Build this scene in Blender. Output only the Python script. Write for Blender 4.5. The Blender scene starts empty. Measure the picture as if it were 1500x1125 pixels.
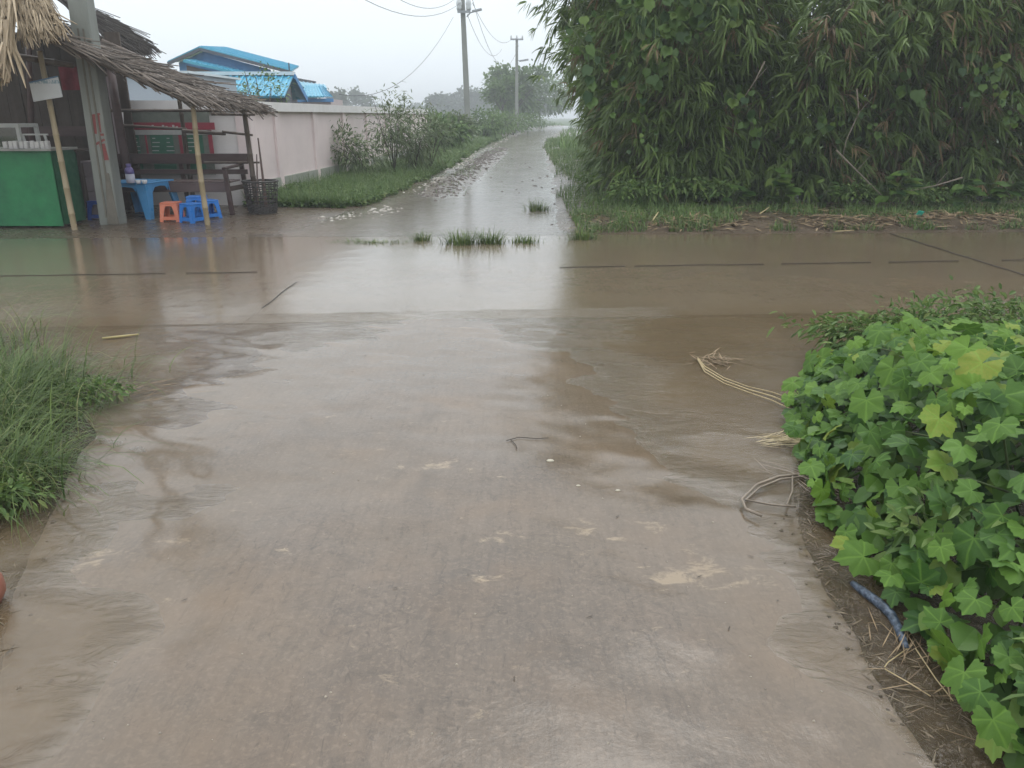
import bpy, math, random
import numpy as np
from mathutils import Vector, Matrix, Euler

R = math.radians
random.seed(7)
rng = np.random.default_rng(11)
scene = bpy.context.scene
col = scene.collection

# ------------------------------------------------------------------ camera
CAM_H, F_PX = 1.5, 1130.0
PITCH = math.atan((562.5 - 170.0) / F_PX)
cam_d = bpy.data.cameras.new('camera')
cam_d.sensor_width = 36.0
cam_d.lens = 36.0 * F_PX / 1500.0
cam_d.clip_start, cam_d.clip_end = 0.05, 3000
cam = bpy.data.objects.new('camera', cam_d)
cam.location = (0, 0, CAM_H)
cam.rotation_euler = (R(90) - PITCH, 0, 0)
col.objects.link(cam)
scene.camera = cam

# ------------------------------------------------------------------ sky, sun, exposure
SUN_EL, SUN_ROT = R(58), R(200)
world = bpy.data.worlds.new('World')
scene.world = world
world.use_nodes = True
wt = world.node_tree
wn = wt.nodes
wn.clear()
w_out = wn.new('ShaderNodeOutputWorld')
w_bg = wn.new('ShaderNodeBackground')
w_sky = wn.new('ShaderNodeTexSky')
w_sky.sky_type = 'NISHITA'
w_sky.sun_disc = False
w_sky.sun_elevation, w_sky.sun_rotation = SUN_EL, SUN_ROT
w_sky.air_density, w_sky.dust_density, w_sky.ozone_density = 1.0, 6.0, 1.0
w_tc = wn.new('ShaderNodeTexCoord')
w_sep = wn.new('ShaderNodeSeparateXYZ')
w_mr = wn.new('ShaderNodeMapRange')                 # overcast sky: smoothly brighter towards the zenith
w_mr.inputs['From Min'].default_value, w_mr.inputs['From Max'].default_value = -0.05, 1.0
w_cl = wn.new('ShaderNodeMix'); w_cl.data_type = 'RGBA'
w_cl.inputs[6].default_value = (7.6, 8.3, 8.8, 1)
w_cl.inputs[7].default_value = (14.5, 15.2, 15.6, 1)
w_mx = wn.new('ShaderNodeMix'); w_mx.data_type = 'RGBA'
w_mx.inputs[0].default_value = 0.93                 # cloud cover
wt.links.new(w_tc.outputs['Generated'], w_sep.inputs[0])
wt.links.new(w_sep.outputs[2], w_mr.inputs[0])
wt.links.new(w_mr.outputs[0], w_cl.inputs[0])
wt.links.new(w_sky.outputs[0], w_mx.inputs[6])
wt.links.new(w_cl.outputs[2], w_mx.inputs[7])
wt.links.new(w_mx.outputs[2], w_bg.inputs['Color'])
w_bg.inputs['Strength'].default_value = 0.1
wt.links.new(w_bg.outputs[0], w_out.inputs['Surface'])

sun_d = bpy.data.lights.new('sun', 'SUN')
sun_d.energy, sun_d.angle, sun_d.color = 0.6, R(30), (1.0, 0.97, 0.92)
sun = bpy.data.objects.new('sun', sun_d)
sun.rotation_euler = (R(90) - SUN_EL, 0, R(180) - SUN_ROT + R(180))
col.objects.link(sun)

scene.view_settings.view_transform = 'Standard'
scene.view_settings.look = 'None'
scene.view_settings.gamma = 1.0
scene.view_settings.use_curve_mapping = False
scene.view_settings.exposure = 0.40
cy = scene.cycles
cy.use_denoising = True
cy.max_bounces, cy.diffuse_bounces, cy.glossy_bounces = 6, 3, 3
cy.transmission_bounces, cy.transparent_max_bounces, cy.volume_bounces = 2, 8, 0
cy.caustics_reflective = cy.caustics_refractive = False

# ------------------------------------------------------------------ helpers
_c, _s = math.cos(PITCH), math.sin(PITCH)
def _ray(px, py):
    a, b = (px - 750.0) / F_PX, (562.5 - py) / F_PX
    return a, _c + b * _s, -_s + b * _c
def G(px, py, z=0.0):                               # where a sight line meets the height z
    d = _ray(px, py); t = (z - CAM_H) / d[2]
    return Vector((d[0] * t, d[1] * t, z))
def D(px, py, Y):                                   # where a sight line meets the distance Y
    d = _ray(px, py); t = Y / d[1]
    return Vector((d[0] * t, Y, CAM_H + d[2] * t))
def S(r, g, b):
    f = lambda v: (v / 255) / 12.92 if v <= 10 else (((v / 255) + .055) / 1.055) ** 2.4
    return (f(r), f(g), f(b))
def interp(x, xs, ys): return np.interp(x, xs, ys)

_lat = {}
def vnoise(x, y, scale, seed=0):
    if seed not in _lat:
        _lat[seed] = np.random.default_rng(seed + 100).random((256, 256))
    L = _lat[seed]
    x = np.asarray(x, float) * scale + 1000; y = np.asarray(y, float) * scale + 1000
    xi, yi = np.floor(x).astype(int), np.floor(y).astype(int)
    fx, fy = x - xi, y - yi
    fx, fy = fx * fx * (3 - 2 * fx), fy * fy * (3 - 2 * fy)
    g = lambda i, j: L[i % 256, j % 256]
    return ((g(xi, yi) * (1 - fx) + g(xi + 1, yi) * fx) * (1 - fy) + (g(xi, yi + 1) * (1 - fx) + g(xi + 1, yi + 1) * fx) * fy) * 2 - 1
def fnoise(x, y, scale, seed=0, oct=3):
    return sum(vnoise(x, y, scale * 2 ** o, seed + o) * .5 ** o for o in range(oct)) / 1.75

def thing(name, label, cat, loc=(0, 0, 0), rotz=0.0, group=None):
    o = bpy.data.objects.new(name, None)
    o.empty_display_size = .2
    o.location = loc; o.rotation_euler = (0, 0, rotz)
    col.objects.link(o)
    tag(o, label, cat, group)
    return o
def tag(o, label=None, cat=None, group=None, kind=None):
    if label: o['label'] = label
    if cat: o['category'] = cat
    if group: o['group'] = group
    if kind: o['kind'] = kind
    return o
def root_matrix(p):
    while p.parent is not None: p = p.parent
    return Matrix.LocRotScale(p.location, p.rotation_euler, p.scale)
def raw_mesh(name, V, Fc, mat, smooth=False, attrs=None):
    V = np.asarray(V, np.float32).reshape(-1, 3)
    me = bpy.data.meshes.new(name)
    if isinstance(Fc, np.ndarray) and Fc.ndim == 2:
        n, k = Fc.shape
        flat = Fc.astype(np.int32).ravel()
        starts = np.arange(0, n * k, k, dtype=np.int32)
        tot = np.full(n, k, np.int32)
    else:
        tot = np.array([len(f) for f in Fc], np.int32)
        flat = np.array([i for f in Fc for i in f], np.int32)
        starts = np.concatenate([[0], np.cumsum(tot)[:-1]]).astype(np.int32) if len(tot) else tot
        n = len(tot)
    me.vertices.add(len(V)); me.vertices.foreach_set('co', V.ravel())
    me.loops.add(len(flat)); me.loops.foreach_set('vertex_index', flat)
    me.polygons.add(n); me.polygons.foreach_set('loop_start', starts); me.polygons.foreach_set('loop_total', tot)
    me.polygons.foreach_set('use_smooth', np.full(n, bool(smooth)))
    for k_, a in (attrs or {}).items():
        at = me.attributes.new(k_, 'FLOAT', 'POINT'); at.data.foreach_set('value', np.asarray(a, np.float32))
    me.update(calc_edges=True); me.validate()
    if mat: me.materials.append(mat)
    return me
def put(name, me, parent=None):
    o = bpy.data.objects.new(name, me)
    col.objects.link(o)
    if parent is not None: o.parent = parent
    return o
def mesh_obj(name, V, Fc, mat, parent=None, smooth=False, attrs=None, world=True):
    V = np.asarray(V, np.float32).reshape(-1, 3)
    if parent is not None and world:
        m = np.array(root_matrix(parent).inverted())
        V = V @ m[:3, :3].T + m[:3, 3]
    return put(name, raw_mesh(name, V, Fc, mat, smooth, attrs), parent)
def dup(o, loc=None, rotz=None, parent=None, label=None):
    c = o.copy(); col.objects.link(c)
    if parent is not None: c.parent = parent
    if loc is not None: c.location = loc
    if rotz is not None: c.rotation_euler = (0, 0, rotz)
    if label: c['label'] = label
    for ch in [x for x in o.children]: dup(ch, parent=c)
    return c

class MB:
    def __init__(s): s.v, s.f, s.a = [], [], []
    def add(s, vs, fs, var=0.0):
        n = len(s.v); s.v += [tuple(v) for v in vs]; s.f += [tuple(i + n for i in f) for f in fs]; s.a += [var] * len(vs)
        return s
    def box(s, c, size, rot=(0, 0, 0), var=0.0, taper=1.0):
        hx, hy, hz = [k / 2 for k in size]
        m = Euler(rot).to_matrix(); c = Vector(c); vs = []
        for z in (-1, 1):
            t = taper if z > 0 else 1.0
            for x, y in ((-1, -1), (1, -1), (1, 1), (-1, 1)):
                vs.append(c + m @ Vector((x * hx * t, y * hy * t, z * hz)))
        return s.add(vs, [(3, 2, 1, 0), (4, 5, 6, 7), (0, 1, 5, 4), (1, 2, 6, 5), (2, 3, 7, 6), (3, 0, 4, 7)], var)
    def span(s, a, b):                               # box between two corners
        a, b = Vector(a), Vector(b)
        return s.box((a + b) / 2, [abs(b[i] - a[i]) for i in range(3)])
    def bar(s, p, q, w, h, up=(0, 0, 1), var=0.0, w2=None, h2=None):
        p, q = Vector(p), Vector(q); d = (q - p).normalized(); u = Vector(up)
        x = d.cross(u)
        if x.length < 1e-4: x = d.cross(Vector((1, 0, 0)))
        x.normalize(); y = x.cross(d); w2 = w if w2 is None else w2; h2 = h if h2 is None else h2
        vs = [p + x * a * w / 2 + y * b * h / 2 for a, b in ((-1, -1), (1, -1), (1, 1), (-1, 1))]
        vs += [q + x * a * w2 / 2 + y * b * h2 / 2 for a, b in ((-1, -1), (1, -1), (1, 1), (-1, 1))]
        return s.add(vs, [(3, 2, 1, 0), (4, 5, 6, 7), (0, 1, 5, 4), (1, 2, 6, 5), (2, 3, 7, 6), (3, 0, 4, 7)], var)
    def tube(s, pts, r, n=8, var=0.0, caps=True):
        pts = [Vector(p) for p in pts]; k = len(pts)
        rs = [r] * k if not hasattr(r, '__len__') else list(r)
        vs, prev = [], None
        for i, p in enumerate(pts):
            d = (pts[min(i + 1, k - 1)] - pts[max(i - 1, 0)]).normalized()
            if prev is None:
                x = d.cross(Vector((0, 0, 1)))
                if x.length < 1e-3: x = d.cross(Vector((0, 1, 0)))
            else: x = prev - d * prev.dot(d)
            x.normalize(); prev = x; y = d.cross(x)
            for j in range(n):
                a = 2 * math.pi * j / n
                vs.append(p + (x * math.cos(a) + y * math.sin(a)) * rs[i])
        fs = [(i * n + j, i * n + (j + 1) % n, (i + 1) * n + (j + 1) % n, (i + 1) * n + j) for i in range(k - 1) for j in range(n)]
        if caps: fs += [tuple(range(n - 1, -1, -1)), tuple((k - 1) * n + j for j in range(n))]
        return s.add(vs, fs, var)
    def lathe(s, base, prof, n=16, var=0.0):
        base = Vector(base); vs, fs = [], []
        for r, z in prof:
            for j in range(n):
                a = 2 * math.pi * j / n
                vs.append(base + Vector((r * math.cos(a), r * math.sin(a), z)))
        k = len(prof)
        fs = [(i * n + j, i * n + (j + 1) % n, (i + 1) * n + (j + 1) % n, (i + 1) * n + j) for i in range(k - 1) for j in range(n)]
        fs += [tuple(range(n - 1, -1, -1)), tuple((k - 1) * n + j for j in range(n))]
        return s.add(vs, fs, var)
    def prism(s, poly, off):                         # polygon of 3-D points pushed along off
        n = len(poly); off = Vector(off); poly = [Vector(p) for p in poly]
        vs = poly + [p + off for p in poly]
        fs = [tuple(range(n - 1, -1, -1)), tuple(range(n, 2 * n))] + [(i, (i + 1) % n, n + (i + 1) % n, n + i) for i in range(n)]
        return s.add(vs, fs)
    def build(s, name, mat, parent=None, smooth=False, world=True, bevel=0.0):
        o = mesh_obj(name, s.v, s.f, mat, parent, smooth, {'var': s.a}, world)
        if bevel:
            b = o.modifiers.new('bevel', 'BEVEL'); b.width = bevel; b.segments = 2; b.limit_method = 'ANGLE'
        return o

# ------------------------------------------------------------------ materials
class NT:
    def __init__(s, name):
        s.m = bpy.data.materials.new(name); s.m.use_nodes = True
        s.t = s.m.node_tree; s.n = s.t.nodes; s.n.clear()
        s.out = s.n.new('ShaderNodeOutputMaterial')
        s.tc = s.n.new('ShaderNodeTexCoord')
    def link(s, a, b): s.t.links.new(a, b)
    def val(s, sock, v):
        if isinstance(v, bpy.types.NodeSocket): s.link(v, sock)
        elif hasattr(v, '__len__') and len(v) == 3 and sock.type == 'RGBA': sock.default_value = (*v, 1)
        else: sock.default_value = v
    def noise(s, scale, detail=4, rough=.55, stretch=None, dist=0.0, coord=None, rot=(0, 0, 0)):
        n = s.n.new('ShaderNodeTexNoise'); n.inputs['Scale'].default_value = scale
        n.inputs['Detail'].default_value = detail; n.inputs['Roughness'].default_value = rough; n.inputs['Distortion'].default_value = dist
        src = coord or s.tc.outputs['Object']
        if stretch or any(rot):
            mp = s.n.new('ShaderNodeMapping'); mp.inputs['Scale'].default_value = stretch or (1, 1, 1); mp.inputs['Rotation'].default_value = rot
            s.link(src, mp.inputs[0]); src = mp.outputs[0]
        s.link(src, n.inputs['Vector'])
        return n.outputs[0]
    def ramp(s, fac, lo, hi, a=0.0, b=1.0):
        r = s.n.new('ShaderNodeMapRange'); r.inputs['From Min'].default_value = lo; r.inputs['From Max'].default_value = hi
        r.inputs['To Min'].default_value = a; r.inputs['To Max'].default_value = b
        s.link(fac, r.inputs[0]); return r.outputs[0]
    def mix(s, fac, a, b, blend='MIX'):
        m = s.n.new('ShaderNodeMix'); m.data_type = 'RGBA'; m.blend_type = blend
        s.val(m.inputs[0], fac); s.val(m.inputs[6], a); s.val(m.inputs[7], b); return m.outputs[2]
    def math(s, op, a, b=0.0):
        m = s.n.new('ShaderNodeMath'); m.operation = op; s.val(m.inputs[0], a); s.val(m.inputs[1], b); return m.outputs[0]
    def attr(s, name):
        a = s.n.new('ShaderNodeAttribute'); a.attribute_name = name; return a.outputs['Fac']
    def bump(s, h, strength, dist=.02, normal=None):
        b = s.n.new('ShaderNodeBump'); s.val(b.inputs['Strength'], strength); b.inputs['Distance'].default_value = dist
        s.link(h, b.inputs['Height'])
        if normal is not None: s.link(normal, b.inputs['Normal'])
        return b.outputs[0]
    def pbsdf(s, base, rough, spec=.5, normal=None, ior=1.45):
        p = s.n.new('ShaderNodeBsdfPrincipled'); s.val(p.inputs['Base Color'], base); s.val(p.inputs['Roughness'], rough)
        p.inputs['Specular IOR Level'].default_value = spec; p.inputs['IOR'].default_value = ior
        if normal is not None: s.link(normal, p.inputs['Normal'])
        return p.outputs[0]
    def done(s, sh): s.link(sh, s.out.inputs['Surface']); return s.m

def M(name, a, b=None, scale=6.0, rough=.6, bump=0.0, bscale=None, spec=.5, stretch=None, attr=0.0, detail=5):
    t = NT(name)
    b = b or tuple(k * .7 for k in a)
    n = t.ramp(t.noise(scale, detail, .6, stretch), .3, .7)
    if attr:
        n = t.math('ADD', t.math('MULTIPLY', n, 1 - attr), t.math('MULTIPLY', t.attr('var'), attr))
    c = t.mix(n, a, b)
    nor = t.bump(t.noise(bscale or scale * 5, 4, .6, stretch), bump, .02) if bump else None
    r = t.ramp(t.noise(scale * 2, 3), .3, .7, rough * .8, min(1, rough * 1.2))
    return t.done(t.pbsdf(c, r, spec, nor))

def leaf_mat(name, a, b, c=None, rough=.45, trans=.3, spec=.4, objvar=False, veins=False):
    t = NT(name)
    v = t.attr('var')
    if objvar:
        oi = t.n.new('ShaderNodeObjectInfo'); v = oi.outputs['Random']
    n = t.noise(9, 3)
    f = t.math('ADD', t.math('MULTIPLY', v, .8), t.math('MULTIPLY', n, .2))
    cr = t.n.new('ShaderNodeValToRGB'); t.link(f, cr.inputs[0])
    e = cr.color_ramp.elements
    e[0].position, e[0].color = 0.1, (*a, 1); e[1].position, e[1].color = .8, (*b, 1)
    if c:
        k = e.new(.97); k.color = (*c, 1)
    base = cr.outputs[0]
    nor = t.bump(t.noise(40, 3), .25, .01)
    if veins:
        vn = t.ramp(t.attr('vein'), .0, .12, 1.0, 0.0)
        base = t.mix(t.math('MULTIPLY', vn, .35), base, tuple(min(1, k * 1.6 + .02) for k in b))
    p = t.pbsdf(base, rough, spec, nor)
    tr = t.n.new('ShaderNodeBsdfTranslucent'); t.link(t.mix(.0, base, base), tr.inputs[0])
    mx = t.n.new('ShaderNodeMixShader'); mx.inputs[0].default_value = trans
    t.link(p, mx.inputs[1]); t.link(tr.outputs[0], mx.inputs[2])
    return t.done(mx.outputs[0])

def concrete_mat(name, a, b, light, streak_rot=0.0):
    t = NT(name); P_ = t.tc.outputs['Object']
    big = t.ramp(t.noise(.8, 4, .6), .32, .68)
    mid = t.ramp(t.noise(4.5, 6, .65, dist=.6), .3, .72)
    fine = t.noise(60, 5, .7)
    stre = t.noise(5, 6, .65, (7, .55, 1), .25, rot=(0, 0, streak_rot))
    base = t.mix(big, a, b)
    base = t.mix(t.math('MULTIPLY', mid, .6), base, tuple(k * .58 for k in a))
    base = t.mix(t.ramp(stre, .45, .72, 0, .42), base, tuple(k * .62 for k in b))
    base = t.mix(t.ramp(fine, .5, .72, 0, .42), base, tuple(k * 1.5 for k in a))
    base = t.mix(t.ramp(t.noise(26, 5, .75), .55, .70, 0, .38), base, tuple(k * .5 for k in b))
    base = t.mix(t.ramp(t.noise(11, 7, .75, dist=1.5), .52, .66, 0, .5), base, tuple(k * .6 for k in b))
    # worn pale scabs
    wn_ = t.noise(7, 8, .72, (1, 2.0, 1), .6)
    scab = t.ramp(t.math('ADD', t.math('MULTIPLY', t.attr('wear'), .22), t.math('MULTIPLY', wn_, 1.25)), .78, .90)
    base = t.mix(t.math('MULTIPLY', scab, .8), base, light)
    warm = t.ramp(t.noise(1.7, 4, .6), .5, .75, 0, .45)
    base = t.mix(warm, base, (a[0] * 1.15, a[1] * .98, a[2] * .78))
    line = t.ramp(t.noise(9, 5, .75, (1.8, .5, 1), 2.6, rot=(0, 0, R(-25))),   .58, .66, 0, .38)
    base = t.mix(line, base, tuple(k * .45 for k in b))
    # dark damp stains
    stain = t.ramp(t.noise(1.3, 7, .7, (1.4, .8, 1), 1.0), .56, .72, 0, .5)
    base = t.mix(stain, base, tuple(k * .55 for k in b))
    # damp film: where water stands it is smooth
    wet = t.ramp(t.noise(1.1, 5, .6, (1, .6, 1)), .3, .62)
    dry = t.ramp(t.math('ADD', t.attr('height'), t.ramp(t.noise(5, 6, .7), .2, .8, -.004, .004)), -.002, .026)
    base = t.mix(dry, t.mix(.5, base, (.165, .122, .08)), base)
    rough = t.math('ADD', t.math('MULTIPLY', t.math('MULTIPLY', wet, dry), .10), t.math('MULTIPLY', t.math('MULTIPLY', fine, .05), dry))
    rough = t.math('ADD', rough, .085)
    nor = t.bump(stre, t.math('MULTIPLY', dry, .2), .005)
    nor = t.bump(mid, t.math('MULTIPLY', dry, .2), .008, nor)
    nor = t.bump(fine, t.math('MULTIPLY', t.math('ADD', dry, .15), .16), .005, nor)
    return t.done(t.pbsdf(base, rough, .6, nor, 1.45))

def water_mat(name, mud_a, mud_b, k, ripple=1.0, gr=.12):
    t = NT(name)
    dep = t.math('MAXIMUM', t.attr('depth'), 0.0)
    alpha = t.math('SUBTRACT', 1.0, t.math('POWER', 2.71828, t.math('MULTIPLY', t.math('ADD', dep, .0012), -k)))
    flow = t.attr('flow')
    n1 = t.noise(8, 6, .66, (.75, 1.5, 1), 1.6, rot=(0, 0, R(-28)))
    n2 = t.noise(30, 4, .65, (.7, 1.5, 1), 1.2, rot=(0, 0, R(-20)))
    n3 = t.noise(2.2, 2, .5, (.7, 1.3, 1))
    nor = t.bump(n1, t.math('MULTIPLY', flow, 1.0 * ripple), .027)
    nor = t.bump(n2, t.math('ADD', t.math('MULTIPLY', flow, .4 * ripple), .12), .0025, nor)
    nor = t.bump(n3, .12, .02, nor)
    mud = t.mix(t.ramp(t.noise(.9, 4, .6), .3, .7), mud_a, mud_b)
    mud = t.mix(t.ramp(dep, .012, .04, 0, .75), mud, tuple(k_ * .55 for k_ in mud_b))
    body = t.pbsdf(mud, gr, .5, nor, 1.38)
    tr = t.n.new('ShaderNodeBsdfTransparent')
    gl = t.n.new('ShaderNodeBsdfGlossy'); gl.inputs['Roughness'].default_value = gr; t.link(nor, gl.inputs['Normal'])
    fr = t.n.new('ShaderNodeFresnel'); fr.inputs[0].default_value = 1.38; t.link(nor, fr.inputs['Normal'])
    film = t.n.new('ShaderNodeMixShader'); gq = t.n.new('ShaderNodeNewGeometry'); t.link(t.math('MULTIPLY', fr.outputs[0], t.math('SUBTRACT', 1.0, gq.outputs['Backfacing'])), film.inputs[0]); t.link(tr.outputs[0], film.inputs[1]); t.link(gl.outputs[0], film.inputs[2])
    mx = t.n.new('ShaderNodeMixShader'); t.link(alpha, mx.inputs[0]); t.link(film.outputs[0], mx.inputs[1]); t.link(body, mx.inputs[2])
    return t.done(mx.outputs[0])

m_drive = concrete_mat('wet concrete drive', (.180, .137, .103), (.108, .087, .069), (.34, .262, .175))
m_slab = concrete_mat('wet concrete road', (.34, .285, .225), (.28, .23, .18), (.38, .32, .24), R(90))
m_mud = M('wet mud', (.070, .049, .029), (.035, .025, .016), 5, .2, .5, 14, .5)
m_mud_dark = M('dark mud', (.075, .055, .04), (.045, .034, .025), 4, .4, .8, 16)
m_yard = M('yard mud', (.125, .095, .068), (.078, .058, .042), 1.8, .28, .5, 12)
m_field = M('field', (.075, .12, .035), (.05, .085, .03), .08, .8, 0)
m_water = water_mat('muddy water', (.235, .172, .105), (.165, .115, .064), 30)
m_pathwater = water_mat('track water', (.25, .21, .165), (.20, .165, .13), 45, .4, .16)
m_gravel = M('pale rubble', (.48, .45, .40), (.33, .30, .26), 30, .5, .3, attr=.6)

m_grit = M('grit', (.36, .31, .24), (.14, .12, .10), 30, .5, attr=.8)
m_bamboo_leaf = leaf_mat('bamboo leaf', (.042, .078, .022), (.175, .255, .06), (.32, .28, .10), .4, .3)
m_bamboo_shade = leaf_mat('bamboo leaf shaded', (.022, .038, .02), (.05, .082, .034), (.16, .12, .06), .5, .2)  # bamboo leaf darkened to carry the shade deep in the hedge
m_culm = M('bamboo culm', (.10, .11, .045), (.06, .06, .03), 3, .45)
m_drybamboo = M('pale bamboo pole', (.38, .30, .185), (.25, .195, .12), 7, .45, .15, stretch=(1, 1, .15))
m_darkbamboo = M('old bamboo pole', (.16, .125, .10), (.085, .066, .055), 7, .55, .2, stretch=(1, 1, .15))
m_darkwood = M('dark stained wood', (.095, .055, .050), (.055, .034, .031), 9, .4, .15, stretch=(.2, 1, 1))
m_plank = M('weathered plank', (.10, .075, .06), (.05, .038, .03), 6, .7, .3, stretch=(1, 1, .1))
m_bark = M('bark', (.09, .07, .055), (.05, .04, .03), 12, .8, .5)
m_stem = M('green stem', (.10, .14, .05), (.07, .09, .035), 8, .5)
m_thatch = M('weathered thatch', (.045, .036, .03), (.33, .275, .235), 10, .6, .3, attr=.8)
m_thatch_tan = M('tan thatch', (.20, .145, .085), (.46, .36, .24), 10, .6, .3, attr=.8)
m_thatch_dark = M('old dark thatch', (.035, .03, .027), (.11, .095, .085), 10, .7, .3, attr=.8)
m_vine_leaf = leaf_mat('vine leaf', (.044, .112, .022), (.145, .265, .034), (.28, .29, .05), .55, .3, .3, True, True)
m_vine_shade = leaf_mat('vine leaf shaded', (.03, .08, .018), (.09, .18, .028), (.16, .22, .03), .45, .3)  # darker vine leaf; the shade under the canopy is in its colour
m_broad = leaf_mat('broad leaf', (.025, .065, .018), (.10, .18, .032), (.16, .2, .04), .4, .3, .4, True)
m_weed = leaf_mat('weed leaf', (.06, .12, .03), (.16, .24, .065), (.22, .24, .09), .5, .3)
m_verge = leaf_mat('verge leaf', (.06, .115, .035), (.155, .235, .07), (.26, .27, .11), .5, .3)
m_grass = leaf_mat('grass blade', (.04, .08, .022), (.15, .215, .055), (.36, .32, .16), .42, .3)
m_grey_leaf = leaf_mat('grey green leaf', (.09, .125, .058), (.18, .235, .105), (.2, .2, .1), .5, .25)
m_bush_far = leaf_mat('far bush leaf', (.07, .125, .04), (.15, .24, .065), (.15, .2, .06), .6, .3)
m_tree_far = leaf_mat('far tree leaf', (.035, .062, .03), (.065, .10, .042), (.09, .12, .05), .6, .2)
m_litter = M('dry litter', (.10, .065, .036), (.33, .24, .14), 12, .6, attr=.9)
m_litter_leaf = leaf_mat('dead bamboo leaf', (.085, .055, .03), (.26, .19, .095), (.36, .29, .17), .6, .2)
m_straw = M('straw', (.52, .42, .24), (.36, .28, .15), 20, .5)
m_twig = M('grey twig', (.28, .23, .18), (.16, .13, .10), 20, .6)

# ------------------------------------------------------------------ ground heights (water stands at z = 0)
def pts(*q): return np.array([(G(a, b).x, G(a, b).y, h) for a, b, h in q])
DRY = pts((700, 560, 1.6), (560, 600, 1.8), (600, 900, 3.2), (800, 1000, 3.2), (900, 880, 2.6), (1000, 950, 2.6), (400, 800, 2.8), (350, 660, 2.0),
          (500, 520, .8), (680, 490, .5), (250, 1000, 2.6), (160, 1090, 1.8), (1200, 1080, 2.2), (760, 700, 2.4), (500, 1090, 3.0), (1050, 1090, 2.8),
          (180, 820, 1.8), (300, 580, .7), (420, 520, .25), (770, 520, .3), (830, 600, .7), (900, 660, .9), (1030, 760, 1.6), (1130, 860, 1.4),
          (60, 1000, -.1), (90, 860, -.1), (115, 760, .15), (205, 630, .1), (340, 530, -.4), (430, 490, -.6), (240, 745, -.25), (245, 810, -.15), (225, 690, .05),
          (820, 490, -.3), (880, 570, -.15), (970, 640, -.15), (1080, 720, -.15), (1150, 800, 0), (1195, 900, 0), (1310, 1020, .0), (1400, 1125, .0),
          (30, 940, -4.0), (20, 800, -3.0), (50, 1050, -3.0), (-60, 900, -4), (230, 540, -2.2), (100, 480, -3.0), (150, 440, -2.0), (0, 560, -3), (300, 470, -1.6), (250, 600, -1.2),
          (1000, 500, -3.0), (1100, 580, -3.8), (900, 500, -1.6), (1050, 660, -2.2), (1000, 590, -2.2), (1160, 700, -2.0), (1250, 950, -1.8), (1225, 850, -2.2), (1350, 1000, -1.5), (1200, 780, -2.2), (1300, 900, -2), (1420, 1020, -1.5),
          (1200, 480, -3.0), (1430, 1090, -1.2))
def H_near(x, y):
    x = np.asarray(x, float); y = np.asarray(y, float)
    num = np.zeros_like(x); den = np.zeros_like(x)
    for a, b, h in DRY:
        w = 1.0 / (((x - a) ** 2 + (y - b) ** 2) + .03) ** 1.6
        num += w * h; den += w
    h = num / den / 100.0
    h += .0045 * fnoise(x, y, 2.6, 3) + .0042 * fnoise(x * .9 - y * .5, y * 1.9 + x * .7, 5, 8, 2) + .0003 * fnoise(x, y, 34, 20)
    return h
def near_edge(x): return 5.92 + .075 * x
def mid_joint(x): return 8.02 + .085 * x
def far_edge(x): return 10.36 + .045 * x
def H_road(x, y):
    return -.0075 + .0045 * fnoise(x, y, .9, 40) + .0012 * fnoise(x, y, 7, 44) - .004 * np.exp(-((np.asarray(x) - 5) / 4) ** 2)
def path_c(y): return interp(y, [10, 15, 22, 30, 41, 60, 80, 94, 130], [-.7, -.6, -.45, -.2, .1, 1.0, 2.6, 4.0, 12])
def path_l(y): return interp(y, [10, 11.5, 13.3, 15.3, 20, 30, 41, 60, 94, 130], [-3.2, -3.0, -2.75, -2.45, -2.1, -1.8, -1.45, -.7, 2.2, 9])
def path_r(y): return interp(y, [10, 12, 14, 20, 30, 41, 60, 94, 130], [.7, .65, .75, 1.0, 1.25, 1.55, 2.7, 5.8, 14])
def H_far(x, y):
    x = np.asarray(x, float); y = np.asarray(y, float)
    l, r = path_l(y), path_r(y)
    inside = np.minimum(x - l, r - x)
    base = np.where(inside > 0, -.012 - .02 * np.clip(inside / .9, 0, 1), np.clip(-inside * .09, 0, .10))
    yard = np.clip((14.6 - y) / 1.5, 0, 1) * np.clip((-2.6 - x) / .8, 0, 1)
    base = base * (1 - yard) + yard * (.012 + .012 * np.clip((y - 10.6) / 2, 0, 1))
    xr = interp(y, [14, 18, 26, 36, 42], [-1.65, -1.4, -1.05, -.68, -.45])
    base += .12 * np.exp(-((x - xr) / .42) ** 2) * np.clip((y - 15) / 3, 0, 1) * np.clip((42 - y) / 8, 0, 1)
    base += (.010 * fnoise(x, y, 1.3, 60) + .006 * fnoise(x, y, 5, 64)) * (1 - .5 * yard)
    base += .024 * fnoise(x, y * .7, 1.9, 220) * np.clip((y - 13) / 2, 0, 1) * np.clip((60 - y) / 10, 0, 1)
    k = np.clip((y - far_edge(x)) / .55, 0, 1)
    return base * k - .010 * (1 - k)

def grid_obj(name, U, Vv, fx, fz, mat, parent=None, attr_f=None, smooth=True):
    nu, nv = len(U), len(Vv)
    uu, vv = np.meshgrid(U, Vv)
    X, Y = fx(uu, vv)
    Z = fz(X, Y)
    P3 = np.stack([X, Y, Z], -1).reshape(-1, 3)
    i = np.arange(nu * nv).reshape(nv, nu)
    Q = np.stack([i[:-1, :-1], i[:-1, 1:], i[1:, 1:], i[1:, :-1]], -1).reshape(-1, 4)
    at = {k: f(X, Y).ravel() for k, f in (attr_f or {}).items()}
    return mesh_obj(name, P3, Q, mat, parent, smooth, at)

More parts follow.
